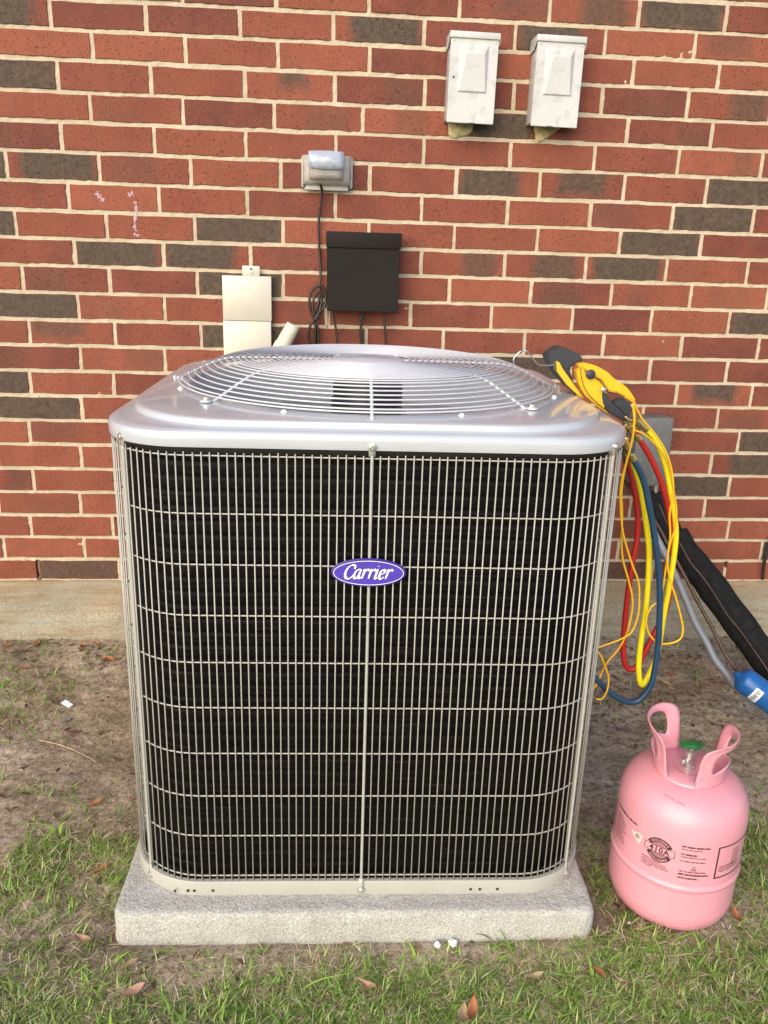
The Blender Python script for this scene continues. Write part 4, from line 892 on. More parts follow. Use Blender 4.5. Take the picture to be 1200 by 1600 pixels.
ferrule(h, Vector(YELLOW_HOSE[0])+Vector((-.014, -.002, .010)), YELLOW_HOSE[1], .0070); ferrule(h, Vector(YELLOW_HOSE[-1])+Vector((-.006, 0, .016)), Vector(YELLOW_HOSE[-1])+Vector((.002, 0, -.01)), .0062)
hose('clamp_lead', LEAD_A, .0022, 'lead', 'thin amber lead hanging straight down from the clamp beside the wire guard', 'lead', 8, 8)
hose('clamp_lead', LEAD_B, .0021, 'lead', 'thin amber lead that crosses the red hose and curls at its lower end', 'lead', 8, 8)
hose('clamp_lead', LEAD_C, .0021, 'lead', 'thin amber lead wound along the yellow hose with a round loop below it', 'lead', 8, 8)
# manifold hanging over the edge of the lid
t = empty('manifold_gauge', (.49, -.93, 1.00), 'black and yellow gauge set hooked on the fan grille at the corner of the lid', 'gauge set')
def P3(l, dy): return [Vector(p)-Vector((.49, -.93-dy, 1.00)) for p in l]
prism('rubber_boot', P3(TOOL_BLACK, .012), .045, M['dark_rubber'], t, .004)
prism('yellow_case', P3(TOOL_YEL, -.004), .012, M['yellow'], t, .002)
tube('seam', [p+Vector((0, -.0055, 0)) for p in P3([TOOL_YEL[0], TOOL_YEL[7], TOOL_YEL[6], TOOL_YEL[5]], 0)], .0018, M['dark_rubber'], t, 6)
tube('hook', P3(HOOK, 0), .0017, M['steel'], t, 8, smooth_n=6)
V, F = lathe([(.006, 0), (.013, .002), (.0135, .020), (.009, .023), (.009, .034), (.012, .035), (.012, .042), (.006, .044)], 18)
b0 = Vector(BRASS[0])-Vector((.49, -.93, 1.00)); q2 = Vector((1, -.1, -.12)).normalized().to_track_quat('Z', 'Y').to_matrix()
o = mobj('brass_valve', [b0+Vector((-.012, .01, -.004))+q2 @ (Vector(v)*.85) for v in V], F, M['brass'], t, True); sharp(o, 35)
tube('wing_key', [b0+Vector(v) for v in ((-.014, -.004, .018), (-.004, -.006, .011), (.012, -.006, .010), (.024, -.004, .006))], .0028, M['brass'], t, 8, smooth_n=4)
V, F = lathe([(.006, 0), (.0095, .002), (.0095, .016), (.006, .018)], 14); b1_ = Vector(BRASS[2])-Vector((.49, -.93, 1.00)); q3 = Vector((.3, 0, -1)).normalized().to_track_quat('Z', 'Y').to_matrix()
mobj('brass_port', [b1_+Vector((-.004, .004, .012))+q3 @ Vector(v) for v in V], F, M['brass'], t, True)
V, F = lathe([(.005, 0), (.007, .002), (.007, .010), (.004, .012)], 12); b2_ = Vector(BRASS[8])-Vector((.49, -.93, 1.00))
mobj('brass_port', [b2_+Vector((-.002, .0, .010))+q3 @ Vector(v) for v in V], F, M['brass'], t, True)
# spring clamp
t = empty('pipe_clamp', (.56, -.94, .98), 'yellow plastic spring clamp with black jaws resting on the black gauge set', 'clamp')
def P4(l, dy): return [Vector(p)-Vector((.56, -.94-dy, .98)) for p in l]
prism('handle', P4(CLAMP_UP, -.020), .024, M['yellow'], t, .0035)
prism('handle', P4(CLAMP_LOW, -.024), .026, M['yellow'], t, .0035)
tube('moulded_seam', [p+Vector((0, -.0006, 0)) for p in P4([CLAMP_UP[i] for i in (15, 14, 13, 12, 11, 10)], -.024)], .0009, M['dark_rubber'], t, 6, smooth_n=5)
tube('moulded_seam', [p+Vector((.006, -.0006, .002)) for p in P4([CLAMP_LOW[i] for i in (0, 12, 11, 10, 9)], -.026)], .0007, M['dark_rubber'], t, 6, smooth_n=5)
prism('jaw', P4(JAW_A, .0), .014, M['dark_rubber'], t, .002)
prism('jaw', P4(JAW_B, -.004), .020, M['dark_rubber'], t, .003)
for (ax, az), mt, s in (((335, 255), 'dark_rubber', 2.3), ((445, 378), 'zinc', 1.3)):
    p = Vector((.4450+(ax/5.217)*.00148*.98, -.99, 1.0)); 
    # pivot and spring boss placed on the handle face
    u = (ax-240)/(725-240); base = Vector(CLAMP_UP[0]).lerp(Vector(CLAMP_UP[7]), u)
    z = 1.0575-(az-182)/(525-182)*(1.0609-.9775)
    c = Vector((base.x-.56, -.0245-.0005, z-.98)); V, F = lathe([(.0042*s, 0), (.0042*s, .0025), (.0034*s, .004)], 18)
    mobj('pivot', [c+Vector((v[0], -v[2]+.004, v[1])) for v in V], F, M[mt], t, True)

# ================================================================== refrigerant cylinder
CX, CY, CR = .7162, -1.2286, .1216
t = empty('refrigerant_cylinder', (CX, CY, .0), 'pink refrigerant cylinder with loop handles and green knob standing beside the slab', 'gas cylinder', rot=(R(0.4), R(0.3), 0))
prof = [(.0, .000), (.05, .0005), (.080, .004), (.099, .012), (.1120, .025), (.1188, .041), (CR-.0004, .054), (CR, .060), (CR, .064), (CR, .117), (CR, .1215), (CR+.0024, .1240), (CR+.0032, .1275), (CR+.0024, .1310), (CR, .1335), (CR, .138), (CR, .236), (CR, .244), (CR-.0015, .257), (CR-.006, .274),
        (CR-.015, .290), (CR-.030, .303), (CR-.050, .3115), (.052, .3150), (.034, .3165), (.032, .3152), (.018, .3152), (.0, .3152)]
V, F = lathe(prof, 96, False); body = mobj('body', V, F, M['pink'], t, True); sharp(body, 50)
# weld seam down the lower half and a dent-free band under the bead
# collar plate
V, F = lathe([(.030, .3178), (.062, .3172), (.0650, .3150), (.0660, .309), (.070, .305)], 64, False); F = F[:-1]; V2 = V
cp = mobj('collar', V, F, M['pink'], t, True)
def handle(az, ztop, flare):
    n = 56; outer = []; inner = []
    # outline in (angle, height): base wide, loop narrower
    def rounded(pts): return [(p.x, p.z) for p in catmull([(a, 0, b) for a, b in pts+[pts[0]]], 6)[:-1]]
    h = ztop-.309
    O_ = [(-62, 0), (-30, -.002), (0, -.002), (30, -.002), (62, 0), (63, .25*h), (62, .48*h), (61, .70*h), (55, .90*h), (34, .992*h), (0, h), (-34, .992*h), (-55, .90*h), (-61, .70*h), (-62, .48*h), (-63, .25*h)]
    I_ = [(-26, .42*h), (-12, .46*h), (0, .47*h), (12, .46*h), (26, .42*h), (38, .38*h), (41, .52*h), (40, .68*h), (35, .81*h), (18, .875*h), (0, .885*h), (-18, .875*h), (-35, .81*h), (-40, .68*h), (-41, .52*h), (-38, .38*h)]
    O_ = rounded(O_); I_ = rounded(I_); m = len(O_); V = []; F = []; nl = 4
    for l in range(nl+1):
        u = l/nl
        for (a0, z0), (a1, z1) in zip(O_, I_):
            a = a0+(a1-a0)*u; z = z0+(z1-z0)*u; r = .0645+flare*max(0, z)/h*(0.3+0.7*max(0, z)/h)
            r += .003*((1-u)**4 + u**4)*(1 if z > .2*h else 0)
            an = R(az+a); V.append((r*math.cos(an), r*math.sin(an), .309+z))
    for l in range(nl):
        for i in range(m): F.append((l*m+i, l*m+(i+1) % m, (l+1)*m+(i+1) % m, (l+1)*m+i))
    o = mobj('handle', V, F, M['pink'], t, True); md = o.modifiers.new('s', 'SOLIDIFY'); md.thickness = .0026; md.offset = 0
    return o
handle(146, .411, .021); handle(-41, .409, .012)
# valve
V, F = lathe([(.011, .3145), (.0125, .316), (.0125, .320), (.0090, .322), (.0090, .342), (.0098, .343), (.0098, .354), (.0050, .356), (.0050, .368)], 20)
vs = mobj('valve_stem', V, F, M['zinc'], t, True); sharp(vs, 35)
ferrule(vs, (-.005, -.004, .333), (-.022, -.014, .337), .0046, 'zinc')
V = []; F = []; n = 30
for z, s in ((.362, .75), (.3645, 1.0), (.3685, 1.0), (.371, .8)):
    for i in range(n): a = 2*math.pi*i/n; r = (.023+.0035*math.cos(5*a))*s; V.append((r*math.cos(a)*1.0, r*math.sin(a)*.62, z))
for j in range(3):
    for i in range(n): F.append((j*n+i, j*n+(i+1) % n, (j+1)*n+(i+1) % n, (j+1)*n+i))
F += [tuple(reversed(range(n))), tuple(3*n+i for i in range(n))]
kn = mobj('valve_knob', V, F, M['green'], t, True); sharp(kn, 40)
# printing on the cylinder
va = math.degrees(math.atan2(CAM.y-CY, CAM.x-CX))      # azimuth facing the camera
RP = CR+.0005
def cyl(az, z, r=RP): a = R(az); return (r*math.cos(a), r*math.sin(a), z)
def deg(m): return math.degrees(m/CR)
def text_on(s, az, z, size, align='LEFT', mat='ink', name='printing', slope=0.0, spread=1.0, bold=0.0, tr=None, r=RP):
    cu = bpy.data.curves.new('t', 'FONT'); cu.body = s; cu.size = size; cu.align_x = align; cu.resolution_u = 2; cu.offset = bold; cu.space_character = spread
    ob = bpy.data.objects.new('t', cu); me = bpy.data.meshes.new_from_object(ob); bpy.data.objects.remove(ob); bpy.data.curves.remove(cu)
    for v in me.vertices:
        x, y = v.co.x, v.co.y
        if tr: x, y = tr(x, y)
        v.co = cyl(az+deg(x), z+y, r)
    me.materials.append(M[mat]); o = bpy.data.objects.new(name, me); COL.objects.link(o); o.parent = t; return o
def strip(az0, z0, az1, z1, w, mat='ink', name='printed_line', r=RP):
    V = []; F = []; n = 10; d = Vector((R(az1-az0)*CR, z1-z0)); L = d.length; nv = Vector((-d.y, d.x))/L*w/2
    for i in range(n+1):
        u = i/n; a = az0+(az1-az0)*u; z = z0+(z1-z0)*u
        for s in (1, -1): V.append(cyl(a+deg(nv.x*s), z+nv.y*s, r))
    for i in range(n): F.append((2*i, 2*i+1, 2*i+3, 2*i+2))
    return mobj(name, V, F, M[mat], t, True)
LC, LZ, LR = -130.4, .199, .0258      # round mark
def annulus(r0, r1, a0, a1, mat, r, name='printed_mark', n=40):
    V = []; F = []
    for i in range(n+1):
        an = R(a0+(a1-a0)*i/n)
        for q in (r0, r1): V.append(cyl(LC+deg(q*math.cos(an)), LZ+q*math.sin(an), r))
    for i in range(n): F.append((2*i, 2*i+1, 2*i+3, 2*i+2))
    return mobj(name, V, F, M[mat], t, True)
annulus(.0165, LR, 25, 155, 'ink', RP); annulus(.0165, LR, 205, 335, 'ink', RP)
for i in range(15):
    x = -.0135+.027*i/14; h = math.sqrt(max(0, .0158**2-x*x))
    if h > .0085:
        strip(LC+deg(x), LZ+.0078, LC+deg(x), LZ+h, .0009); strip(LC+deg(x), LZ-.0078, LC+deg(x), LZ-h, .0009)
for z in (.0072, -.0072): strip(LC+deg(-.0285), LZ+z, LC+deg(.0285), LZ+z, .0011)
for x in (-.0285, .0285): strip(LC+deg(x), LZ-.0072, LC+deg(x), LZ+.0072, .0011)
text_on('410A', LC, LZ-.0055, .0160, 'CENTER', spread=1.12, bold=.0004)
def arc_text(s, rr_, a_mid, size, flip):
    n = len(s); step = 9.2*(1 if not flip else -1)*-1
    for i, ch in enumerate(s):
        a = R(a_mid+step*(i-(n-1)/2)); rot = a-math.pi/2 if not flip else a+math.pi/2
        cx, cz = rr_*math.cos(a), rr_*math.sin(a)
        text_on(ch, LC, LZ, size, 'CENTER', 'pink', tr=lambda x, y: (cx+x*math.cos(rot)-(y-size*.36)*math.sin(rot), cz+x*math.sin(rot)+(y-size*.36)*math.cos(rot)), r=RP+.0004)
arc_text('REFRIGERANT', .0212, 90, .0072, False); arc_text('REFRIGERANT', .0212, 270, .0072, True)
rr = random.Random(3)
text_on('FOR PROFESSIONAL USE ONLY', 173.8, .2225, .0049, bold=.00035)
strip(167.2, .2235, 170.0, .154, .0018)
WORDS = ['Keep away from heat', 'Contents under pressure', 'Use with adequate ventilation', 'Do not puncture or incinerate', 'Store in a cool dry place', 'Read the safety sheet before use', 'Avoid contact with eyes and skin', 'Never refill this cylinder', 'Close the valve after each use', 'Protect from direct sunlight', 'In case of contact flush with water', 'Keep out of reach of children']
for i in range(12): text_on(WORDS[i], 175, .2090-.0047*i, .0029+.0002*(i % 2), bold=.0001)
z = .1700
for i, s in enumerate(('REFRIGERANT GAS UN 3163', 'DOT-39 NRC 400/500 TO 2000 M', 'TESTED IN ACCORDANCE WITH DOT', 'MADE TO MEET CODE CONDITIONS', 'DO NOT REUSE')): text_on(s, -145.5+2.0*(i % 2), z-.0040*i+.001, .0030, bold=.0001)
text_on('NET WEIGHT 25LBS/11.3KG', -112.4, .2225, .0042, bold=.00035)
text_on('Non-flammable liquefied gas', -112.4, .2170, .0034, bold=.0001)
text_on('TO OPERATE:', -112.2, .2055, .0046, bold=.00035)
text_on('Connect charging hose to valve', -112.2, .2003, .0036, bold=.00015)
text_on('Non-refillable, disposable cylinder', -112.4, .1912, .0034, bold=.00015)
for a0, z0, a1, z1 in ((-102.0, .1725, -99.6, .1830), (-99.6, .1830, -97.2, .1725), (-101.0, .1770, -98.3, .1725), (-98.3, .1770, -101.0, .1725)): strip(a0, z0, a1, z1, .0010)
text_on('TEST ON GRPC B99/00 M0196', -112.0, .1680, .0038, bold=.00015)
text_on('MEET ARI-700 SPECIFICATION', -112.0, .1612, .0042, bold=.00035)
text_on('B.P./T.P 2.7/3.45 MPa', -111.8, .1532, .0041, bold=.00035)
for a0, z0, a1, z1, w in ((-79.4, .2235, -20, .2235, .0028), (-79.2, .2249, -79.2, .1538, .0032), (-79.4, .1550, -20, .1550, .0028), (-20, .2235, -20, .1550, .0028)): strip(a0, z0, a1, z1, w)
for i in range(7): text_on(('Lot and date', 'Purity 99.9%', 'Moisture 10ppm', 'Store upright', 'Max temp 52C', 'Return empty', 'No refill')[i], -62.3, .2090-.0055*i, .0034, bold=.0001)
for i in range(3): text_on('Refrigerant charging cylinder warranty', -76.0, .178-.0050*i, .0034, bold=.0001)
# handwritten-like dotted line on the shoulder
def shoulder(az, z):
    r = float(np.interp(z, [.257, .274, .290, .303, .3115], [CR-.0015, CR-.006, CR-.015, CR-.030, CR-.050]))+.0006; a = R(az); return Vector((r*math.cos(a), r*math.sin(a), z))
V = []; F = []
for i in range(26):
    az = -139+1.0*i+rr.uniform(-.2, .2); z = .300-.0002*i+rr.uniform(-.0008, .0008)
    if rr.random() < .15: continue
    a, b, c, d = shoulder(az-.16, z), shoulder(az+.16, z), shoulder(az+.2, z+rr.uniform(.0012, .0030)), shoulder(az-.1, z+rr.uniform(.0012, .0030)); n = len(V); V += [a, b, c, d]; F.append((n, n+1, n+2, n+3))
mobj('faint_print', V, F, M['ink'], t)
# torn sticker
V = [cyl(a, z, RP+.0009) for a, z in ((-160, .2095), (-156, .2085), (-151, .2130), (-146.0, .2110), (-147.2, .2000), (-149.5, .1890), (-154, .1950), (-157, .2000))]
mobj('torn_sticker', V, [tuple(range(len(V)))], M['sticker'], t)
V = []; F = []
for i in range(29):
    an = i*.62; r = .0008+.00016*i
    V.append(cyl(-151.5+deg(r*math.cos(an)), .203+r*math.sin(an), RP+.0013)); V.append(cyl(-151.5+deg((r+.0005)*math.cos(an)), .203+(r+.0005)*math.sin(an), RP+.0013))
for i in range(28): F.append((2*i, 2*i+1, 2*i+3, 2*i+2))
mobj('sticker_print', V, F, M['ink'], t)

# ================================================================== litter on the ground
def leaf(name, x, y, L, W, rot, curl, mat, kind):
    V = []; F = []; n = 8; prof = [0, .45, .8, .97, 1.0, .93, .74, .42, .05]
    z0 = float(gz(x, y))+(.006 if y > -1.3 else .016)
    for i in range(n+1):
        u = i/n; w = W/2*prof[i]
        for s in (-1, -.5, 0, .5, 1): V.append(((u-.5)*L, s*w, curl*((u-.5)**2*3.2) + .22*abs(s)*W*(1 if kind != 'g' else .4)+.0012*math.sin(9*u+s)))
    for i in range(n):
        for j in range(4): a = i*5+j; F.append((a, a+5, a+6, a+1))
    tp = mobj(name, V, F, mat, None, True); tp.location = (x, y, z0); tp.rotation_euler = (random.uniform(-.22, .22), random.uniform(-.22, .22), rot)
    V2, F2 = tube_vf([(.5*L, 0, curl*.8), (.5*L+.006, .001, curl*.8+.001)], .0005, 5); st = mobj('leaf_stalk', V2, F2, mat, tp)
    return tp
LM = {'o': paint('orange_brown_leaf', (.33, .125, .045), .6, .35, 60, bump=.5, bscale=200), 'b': paint('dull_brown_leaf', (.16, .095, .055), .7, .3, 60, bump=.5, bscale=200),
      'p': paint('pinkish_tan_leaf', (.36, .20, .13), .6, .25, 60, bump=.5, bscale=200), 't': paint('straw_coloured_leaf', (.42, .30, .15), .6, .2, 60, bump=.5, bscale=200), 'g': paint('grey_leaf', (.17, .16, .16), .6, .2, 60)}
WHERE = ['orange-brown dead leaf tilted up near the left edge of the photo', 'orange-brown dead leaf against the footing in the far left corner', 'orange-brown dead leaf third from the left along the foot of the footing',
 'orange-brown dead leaf lying by the footing a little left of the unit', 'orange-brown dead leaf touching its twin by the footing near the unit', 'dull brown leaf in the far left corner below the footing', 'lone orange-brown leaf on bare soil midway down the left side',
 'bright orange-brown leaf lying near the left corner of the concrete slab', 'dull brown leaf just below the grey leaf and the paper scrap', 'small orange-brown leaf beside the unit on the left, near the footing', 'dull brown leaf just above the pale paper scrap', 'grey crumpled leaf next to the pale paper scrap',
 'pinkish tan leaf in the grass under the left front of the slab', 'curled pinkish tan leaf left of the slab corner in the grass', 'lowest pinkish tan leaf in the grass left of the slab corner', 'orange-brown leaf in the grass below the right corner of the slab', 'straw-coloured leaf in the grass below the right half of the slab', 'pinkish tan leaf just right of the orange-brown one below the slab corner',
 'pinkish tan leaf at the bottom edge of the photo right of centre', 'straw-coloured leaf at the bottom edge of the photo right of centre', 'orange-brown leaf by the right foot of the pink cylinder', 'dull brown leaf between the slab corner and the pink cylinder', 'dull brown leaf on the soil above the pink cylinder handles', 'orange-brown leaf on the soil right of the blue hose loop',
 'straw-coloured leaf on the soil below the yellow hose loop', 'dull brown leaf near the footing below the grey conduit', 'pinkish tan leaf in the grass below the middle of the slab', 'dull brown leaf in the grass right of the pink cylinder', 'orange-brown leaf under the red hose loop']
for i, (x, y, k) in enumerate(LEAF_SPOTS):
    L = random.uniform(.034, .050) if k != 'g' else .03
    rot = random.uniform(0, math.pi)
    if i in (0, 7): rot = .6
    o = leaf('dead_leaf', x, y, L, L*random.uniform(.30, .42), rot, random.uniform(-.010, .014), LM[k], k)
    tag(o, WHERE[i], 'leaf', 'dead leaves lying on the soil and grass')
x, y = -.7217, -.4453
V = [(-.019, -.0075, .0), (.019, -.0085, .001), (.0195, .0075, .002), (-.018, .009, .001)]
o = mobj('paper_scrap', V, [(0, 1, 2, 3)], M['paper']); md = o.modifiers.new('s', 'SOLIDIFY'); md.thickness = .0008
o.location = (x, y, float(gz(x, y))+.010); o.rotation_euler = (R(8), R(4), R(-38)); tag(o, 'small pale blue-white paper scrap on the bare soil at the left', 'paper scrap')
def crumb(x, y, s, label, seed):
    b = bmesh.new(); bmesh.ops.create_icosphere(b, subdivisions=3, radius=s)
    r = random.Random(seed); ph = [r.uniform(0, 6) for _ in range(6)]
    for v in b.verts: v.co *= .85+.75*noise.noise(v.co/s*1.9+Vector((ph[0], ph[1], ph[2]))); v.co.z *= .75
    o = bobj('foam_crumb', b, M['styro'], None, True); o.location = (x, y, float(gz(x, y))+s*.55); o.rotation_euler = (0, 0, ph[3]); tag(o, label, 'foam crumb', 'white foam crumbs on the ground')
crumb(.2214, -1.352, .0075, 'white foam crumb at the foot of the slab, the smaller of two side by side', 1)
crumb(.2516, -1.349, .0092, 'white foam crumb at the foot of the slab, the larger of two side by side', 4)
crumb(.6052, -1.314, .0045, 'tiny white foam crumb on soil between the slab and the pink cylinder', 6)
tw = [Vector((x, y, float(gz(x, y))+.007+.004*math.sin(i*1.3))) for i, (x, y) in enumerate(TWIG)]
o = tube('twig', tw, lambda u: .0018*(1-.6*u)+.0003*math.sin(u*40), LM['t'], None, 6, smooth_n=6); tag(o, 'thin pale twig lying across the bare soil at the left of the unit', 'twig')

# ================================================================== grass, straw, crumbs
def blob2(x, y, cx, cy, sx, sy, a=1.0): return a*np.exp(-(((x-cx)/sx)**2+((y-cy)/sy)**2))
def density(x, y):
    d = np.clip((-y-1.33)/.10, 0, 1)*.9
    d = d+blob2(x, y, -.62, -1.10, .22, .20, .75)+blob2(x, y, -.95, -.42, .18, .18, 1.6)+blob2(x, y, -1.15, -.2, .25, .2, 1.0)+blob2(x, y, -.90, -.80, .16, .12, .8)
    d = d+blob2(x, y, .62, -1.36, .10, .14, .6)+blob2(x, y, .98, -1.22, .14, .22, .9)+blob2(x, y, 1.02, -.50, .30, .22, .12)+blob2(x, y, .60, -1.05, .06, .15, .25)+blob2(x, y, -.62, -.14, .10, .06, .5)
    d = d+blob2(x, y, 1.0, -.10, .3, .05, .35)
    d = d*(.45+1.5*np.clip(fbm(x+2, y+2, 5.5, 3)-.32, 0, 1)*1.6)
    # bare soil right along the slab front
    d = d*(1-.75*blob2(x, y, .12, -1.37, .48, .045))
    d = d+np.clip((-y-1.75)/.3, 0, 1)*.8
    inslab = (np.abs(x-.09) < .465) & (y > -1.345) & (y < -.3)
    incyl = ((x-.716)**2+(y+1.229)**2) < .105**2
    return np.where(inslab | incyl | (y > -.03), 0, d)
def scatter(n, x0, x1, y0, y1, fn):
    xs = rng.uniform(x0, x1, n); ys = rng.uniform(y0, y1, n); k = rng.random(n) < fn(xs, ys); return xs[k], ys[k]
def blades(name, xs, ys, Lr, Wr, lean, mat, seg=4, curl=1.2, label=None, tone=(0, 1), lift=0.0, clump=None):
    n = len(xs); L = rng.uniform(*Lr, n)*rng.uniform(.6, 1.1, n); Wd = rng.uniform(*Wr, n); az = rng.uniform(0, 2*np.pi, n); le = rng.uniform(*lean, n); cu = rng.uniform(.3, curl, n)
    tw = rng.uniform(-.6, .6, n); zb = gz(xs, ys)-.002+lift*rng.random(n)
    rows = []
    px, py, pz = xs.copy(), ys.copy(), zb.copy(); ang = le.copy(); step = L/seg
    dx, dy = np.cos(az), np.sin(az)
    for i in range(seg+1):
        u = i/seg; w = Wd*.5*(1-u**1.8)*(.7+.6*min(u*3, 1)*(1-u)) if i < seg else Wd*.02
        sx, sy = -np.sin(az+tw*u), np.cos(az+tw*u)
        rows.append((np.stack([px-sx*w, py-sy*w, pz], -1), np.stack([px, py, pz-w*.35], -1) , np.stack([px+sx*w, py+sy*w, pz], -1)))
        px = px+dx*np.sin(ang)*step; py = py+dy*np.sin(ang)*step; pz = pz+np.cos(ang)*step; ang = np.minimum(ang+cu/seg*1.0, 1.75)
        g = gz(px, py)+.002; pz = np.maximum(pz, g)
    V = np.stack([np.stack(r, 1) for r in rows], 1)         # n, seg+1, 3, 3
    V = V.reshape(-1, 3); base = np.arange(n)[:, None]*(seg+1)*3; F = []
    for i in range(seg):
        for j in (0, 1): a = i*3+j; F.append(np.stack([base[:, 0]+a, base[:, 0]+a+1, base[:, 0]+a+4, base[:, 0]+a+3], -1))
    F = np.concatenate(F); me = bpy.data.meshes.new(name); me.vertices.add(len(V)); me.vertices.foreach_set('co', V.ravel()); me.loops.add(F.size)
    me.loops.foreach_set('vertex_index', F.ravel()); me.polygons.add(len(F)); me.polygons.foreach_set('loop_start', np.arange(0, F.size, 4)); me.polygons.foreach_set('loop_total', np.full(len(F), 4))
    me.polygons.foreach_set('use_smooth', np.ones(len(F), bool)); me.update()
    at = me.attributes.new('tone', 'FLOAT', 'POINT'); tn = rng.uniform(*tone, n)
    at.data.foreach_set('value', np.repeat(tn, (seg+1)*3)); me.materials.append(mat)
    o = bpy.data.objects.new(name, me); COL.objects.link(o); tag(o, label, None, None, 'stuff'); return o
GM = blade_mat('grass_blade', [(0, (.070, .140, .022)), (.4, (.19, .33, .050)), (.8, (.36, .52, .10)), (1, (.60, .60, .24))])
SM = blade_mat('dry_straw', [(0, (.16, .11, .06)), (.4, (.38, .29, .16)), (.75, (.62, .51, .31)), (1, (.80, .72, .52))], .15)
def tufts(n, x0, x1, y0, y1, per, spread):
    cx, cy = scatter(n, x0, x1, y0, y1, density); k = rng.integers(per[0], per[1], len(cx))
    xs = np.repeat(cx, k)+rng.normal(0, spread, k.sum()); ys = np.repeat(cy, k)+rng.normal(0, spread, k.sum())
    ok = ~((np.abs(xs-.09) < .462) & (ys > -1.342) & (ys < -.3)) & (((xs-.716)**2+(ys+1.229)**2) > .108**2) & (ys < -.02); return xs[ok], ys[ok]
def more(a, b): return np.concatenate([a[0], b[0]]), np.concatenate([a[1], b[1]])
xs, ys = more(tufts(8000, -1.5, 1.7, -2.2, -.02, (3, 8), .008), tufts(15000, -.65, 1.1, -1.62, -1.0, (3, 9), .007))
blades('grass', xs, ys, (.014, .042), (.0013, .0034), (.25, 1.45), GM, curl=1.3, label='patchy green grass blades')
xs, ys = more(tufts(900, -1.5, 1.7, -2.2, -.02, (2, 5), .010), tufts(1300, -.65, 1.1, -1.62, -1.0, (2, 4), .010))
blades('broad_grass', xs, ys, (.030, .060), (.0040, .0070), (.6, 1.4), GM, curl=1.0, label='broader blades of crabgrass among the turf', tone=(.2, .75), seg=5)
xs, ys = more(tufts(4000, -1.5, 1.7, -2.2, -.02, (3, 9), .014), tufts(9000, -.65, 1.1, -1.62, -1.0, (3, 9), .014))
blades('dry_grass', xs, ys, (.02, .05), (.0009, .0022), (.9, 1.55), SM, curl=1.6, label='dry straw-coloured grass thatch', lift=.006)
f = lambda x, y: np.where(((np.abs(x-.09) < .47) & (y > -1.35) & (y < -.3)) | (((x-.716)**2+(y+1.229)**2) < .112**2), 0, .25+.75*np.clip((fbm(x, y, 6, 3)-.35)*3, 0, 1))
xs, ys = scatter(34000, -1.4, 1.7, -1.75, -.02, f)
blades('straw', xs, ys, (.010, .048), (.0008, .0018), (1.35, 1.6), SM, curl=.5, label='loose dead straw and root fibres on the soil', lift=.004, seg=3)
# a few single tall blades seen against the slab
def tall(pts, w, tone):
    V = []; F = []; P = catmull(pts, 5)
    for i, p in enumerate(P):
        u = i/(len(P)-1); ww = w*(1-u**2)*(.6+.4*min(1, u*4))+.0002; V += [p+Vector((-ww/2, 0, 0)), p+Vector((0, -ww*.25, 0)), p+Vector((ww/2, 0, 0))]
    for i in range(len(P)-1):
        for j in (0, 1): a = i*3+j; F.append((a, a+1, a+4, a+3))
    return V, F, tone
bl = [tall([(.178, -1.372, 0), (.176, -1.375, .022), (.168, -1.380, .05), (.158, -1.386, .072)], .0065, .7), tall([(.082, -1.40, 0), (.083, -1.405, .03), (.078, -1.41, .058), (.068, -1.415, .078)], .005, .35),
      tall([(-.345, -1.50, 0), (-.343, -1.50, .03), (-.341, -1.50, .06)], .007, .6), tall([(-.255, -1.46, 0), (-.257, -1.465, .03), (-.268, -1.47, .05)], .004, .5), tall([(-.06, -1.40, 0), (-.07, -1.405, .03), (-.075, -1.41, .05)], .005, .5),
      tall([(-.03, -1.42, 0), (.0, -1.425, .025), (.035, -1.43, .040), (.06, -1.43, .043)], .009, .45), tall([(-.58, -1.0, 0), (-.60, -1.0, .03), (-.64, -1.01, .045), (-.69, -1.02, .05)], .011, .4), tall([(-.575, -1.0, 0), (-.570, -1.005, .03), (-.555, -1.01, .05)], .008, .7),
      tall([(.535, -1.40, 0), (.54, -1.405, .03), (.56, -1.41, .05)], .006, .5), tall([(.30, -1.355, 0), (.31, -1.36, .02), (.315, -1.365, .034)], .004, .5), tall([(-.24, -1.39, 0), (-.225, -1.39, .01), (-.20, -1.395, .012)], .012, .55)]
VV = []; FF = []; TT = []
for V, F, tn in bl: n = len(VV); VV += V; FF += [tuple(n+i for i in f_) for f_ in F]; TT += [tn]*len(V)
o = mobj('tall_grass', VV, FF, GM, None, True); a = o.data.attributes.new('tone', 'FLOAT', 'POINT'); a.data.foreach_set('value', TT); tag(o, 'single taller grass blades in front of the slab', None, None, 'stuff')
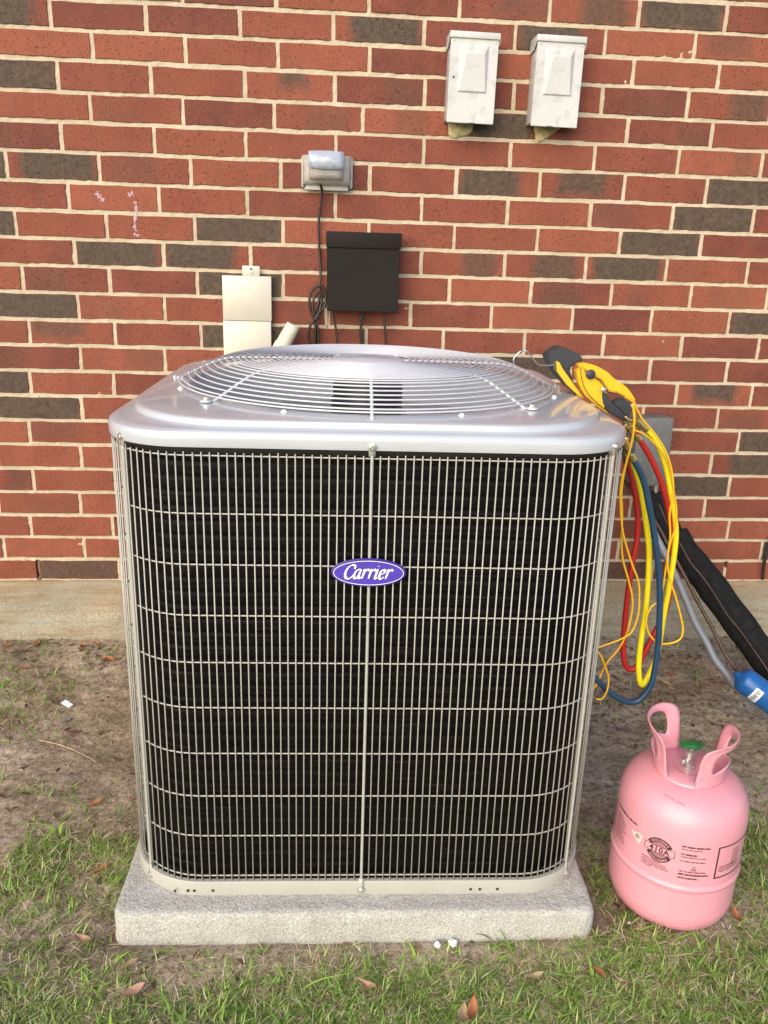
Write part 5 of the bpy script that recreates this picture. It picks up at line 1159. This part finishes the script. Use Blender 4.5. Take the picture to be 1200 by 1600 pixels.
# soil crumbs and leaf fragments
V = []; F = []
xs, ys = scatter(9000, -1.3, 1.65, -1.7, -.01, f)
for x, y in zip(xs, ys):
    s = random.uniform(.0010, .0042)*(1 if random.random() < .93 else 1.8); z = float(gz(x, y)); n = len(V); a0 = random.uniform(0, 6)
    for k in range(4): V.append((x+s*math.cos(a0+k*1.57)*random.uniform(.7, 1.2), y+s*math.sin(a0+k*1.57)*random.uniform(.7, 1.2), z-.001))
    V.append((x+random.uniform(-.3, .3)*s, y+random.uniform(-.3, .3)*s, z+s*random.uniform(.5, 1.0)))
    F += [(n, n+1, n+4), (n+1, n+2, n+4), (n+2, n+3, n+4), (n+3, n, n+4)]
tag(mobj('soil_crumbs', V, F, M['soil']), 'small soil crumbs', None, None, 'stuff')
V = []; F = []; TT = []
g = lambda x, y: np.clip(.16+.9*np.exp(-((y+.10)/.12)**2)+.7*blob2(x, y, 1.0, -.45, .35, .3)+.35*np.clip((-y-1.3)/.1, 0, 1), 0, 1)*np.where((np.abs(x-.09) < .46) & (y > -1.34) & (y < -.32), 0, 1)
xs, ys = scatter(8000, -1.4, 1.7, -1.7, -.01, g)
for x, y in zip(xs, ys):
    s = random.uniform(.003, .013); z = float(gz(x, y))+.002; n = len(V); a0 = random.uniform(0, 6); q = Matrix.Rotation(a0, 3, 'Z') @ Matrix.Rotation(random.uniform(-.5, .5), 3, 'X')
    for u, v, w in ((-1, 0, 0), (-.3, -.35, .06), (.5, -.28, .1), (1, .05, .0), (.4, .38, .12), (-.4, .3, .05)): V.append(Vector((x, y, z))+q @ Vector((u*s, v*s, w*s+.001)))
    F.append((n, n+1, n+2, n+3, n+4, n+5)); TT += [random.random()**1.6]*6
LB = blade_mat('leaf_fragment', [(0, (.085, .055, .035)), (.4, (.17, .10, .06)), (.75, (.29, .16, .09)), (1, (.40, .31, .23))], .05)
o = mobj('leaf_litter', V, F, LB); a = o.data.attributes.new('tone', 'FLOAT', 'POINT'); a.data.foreach_set('value', TT); tag(o, 'broken dead leaves along the footing', None, None, 'stuff')
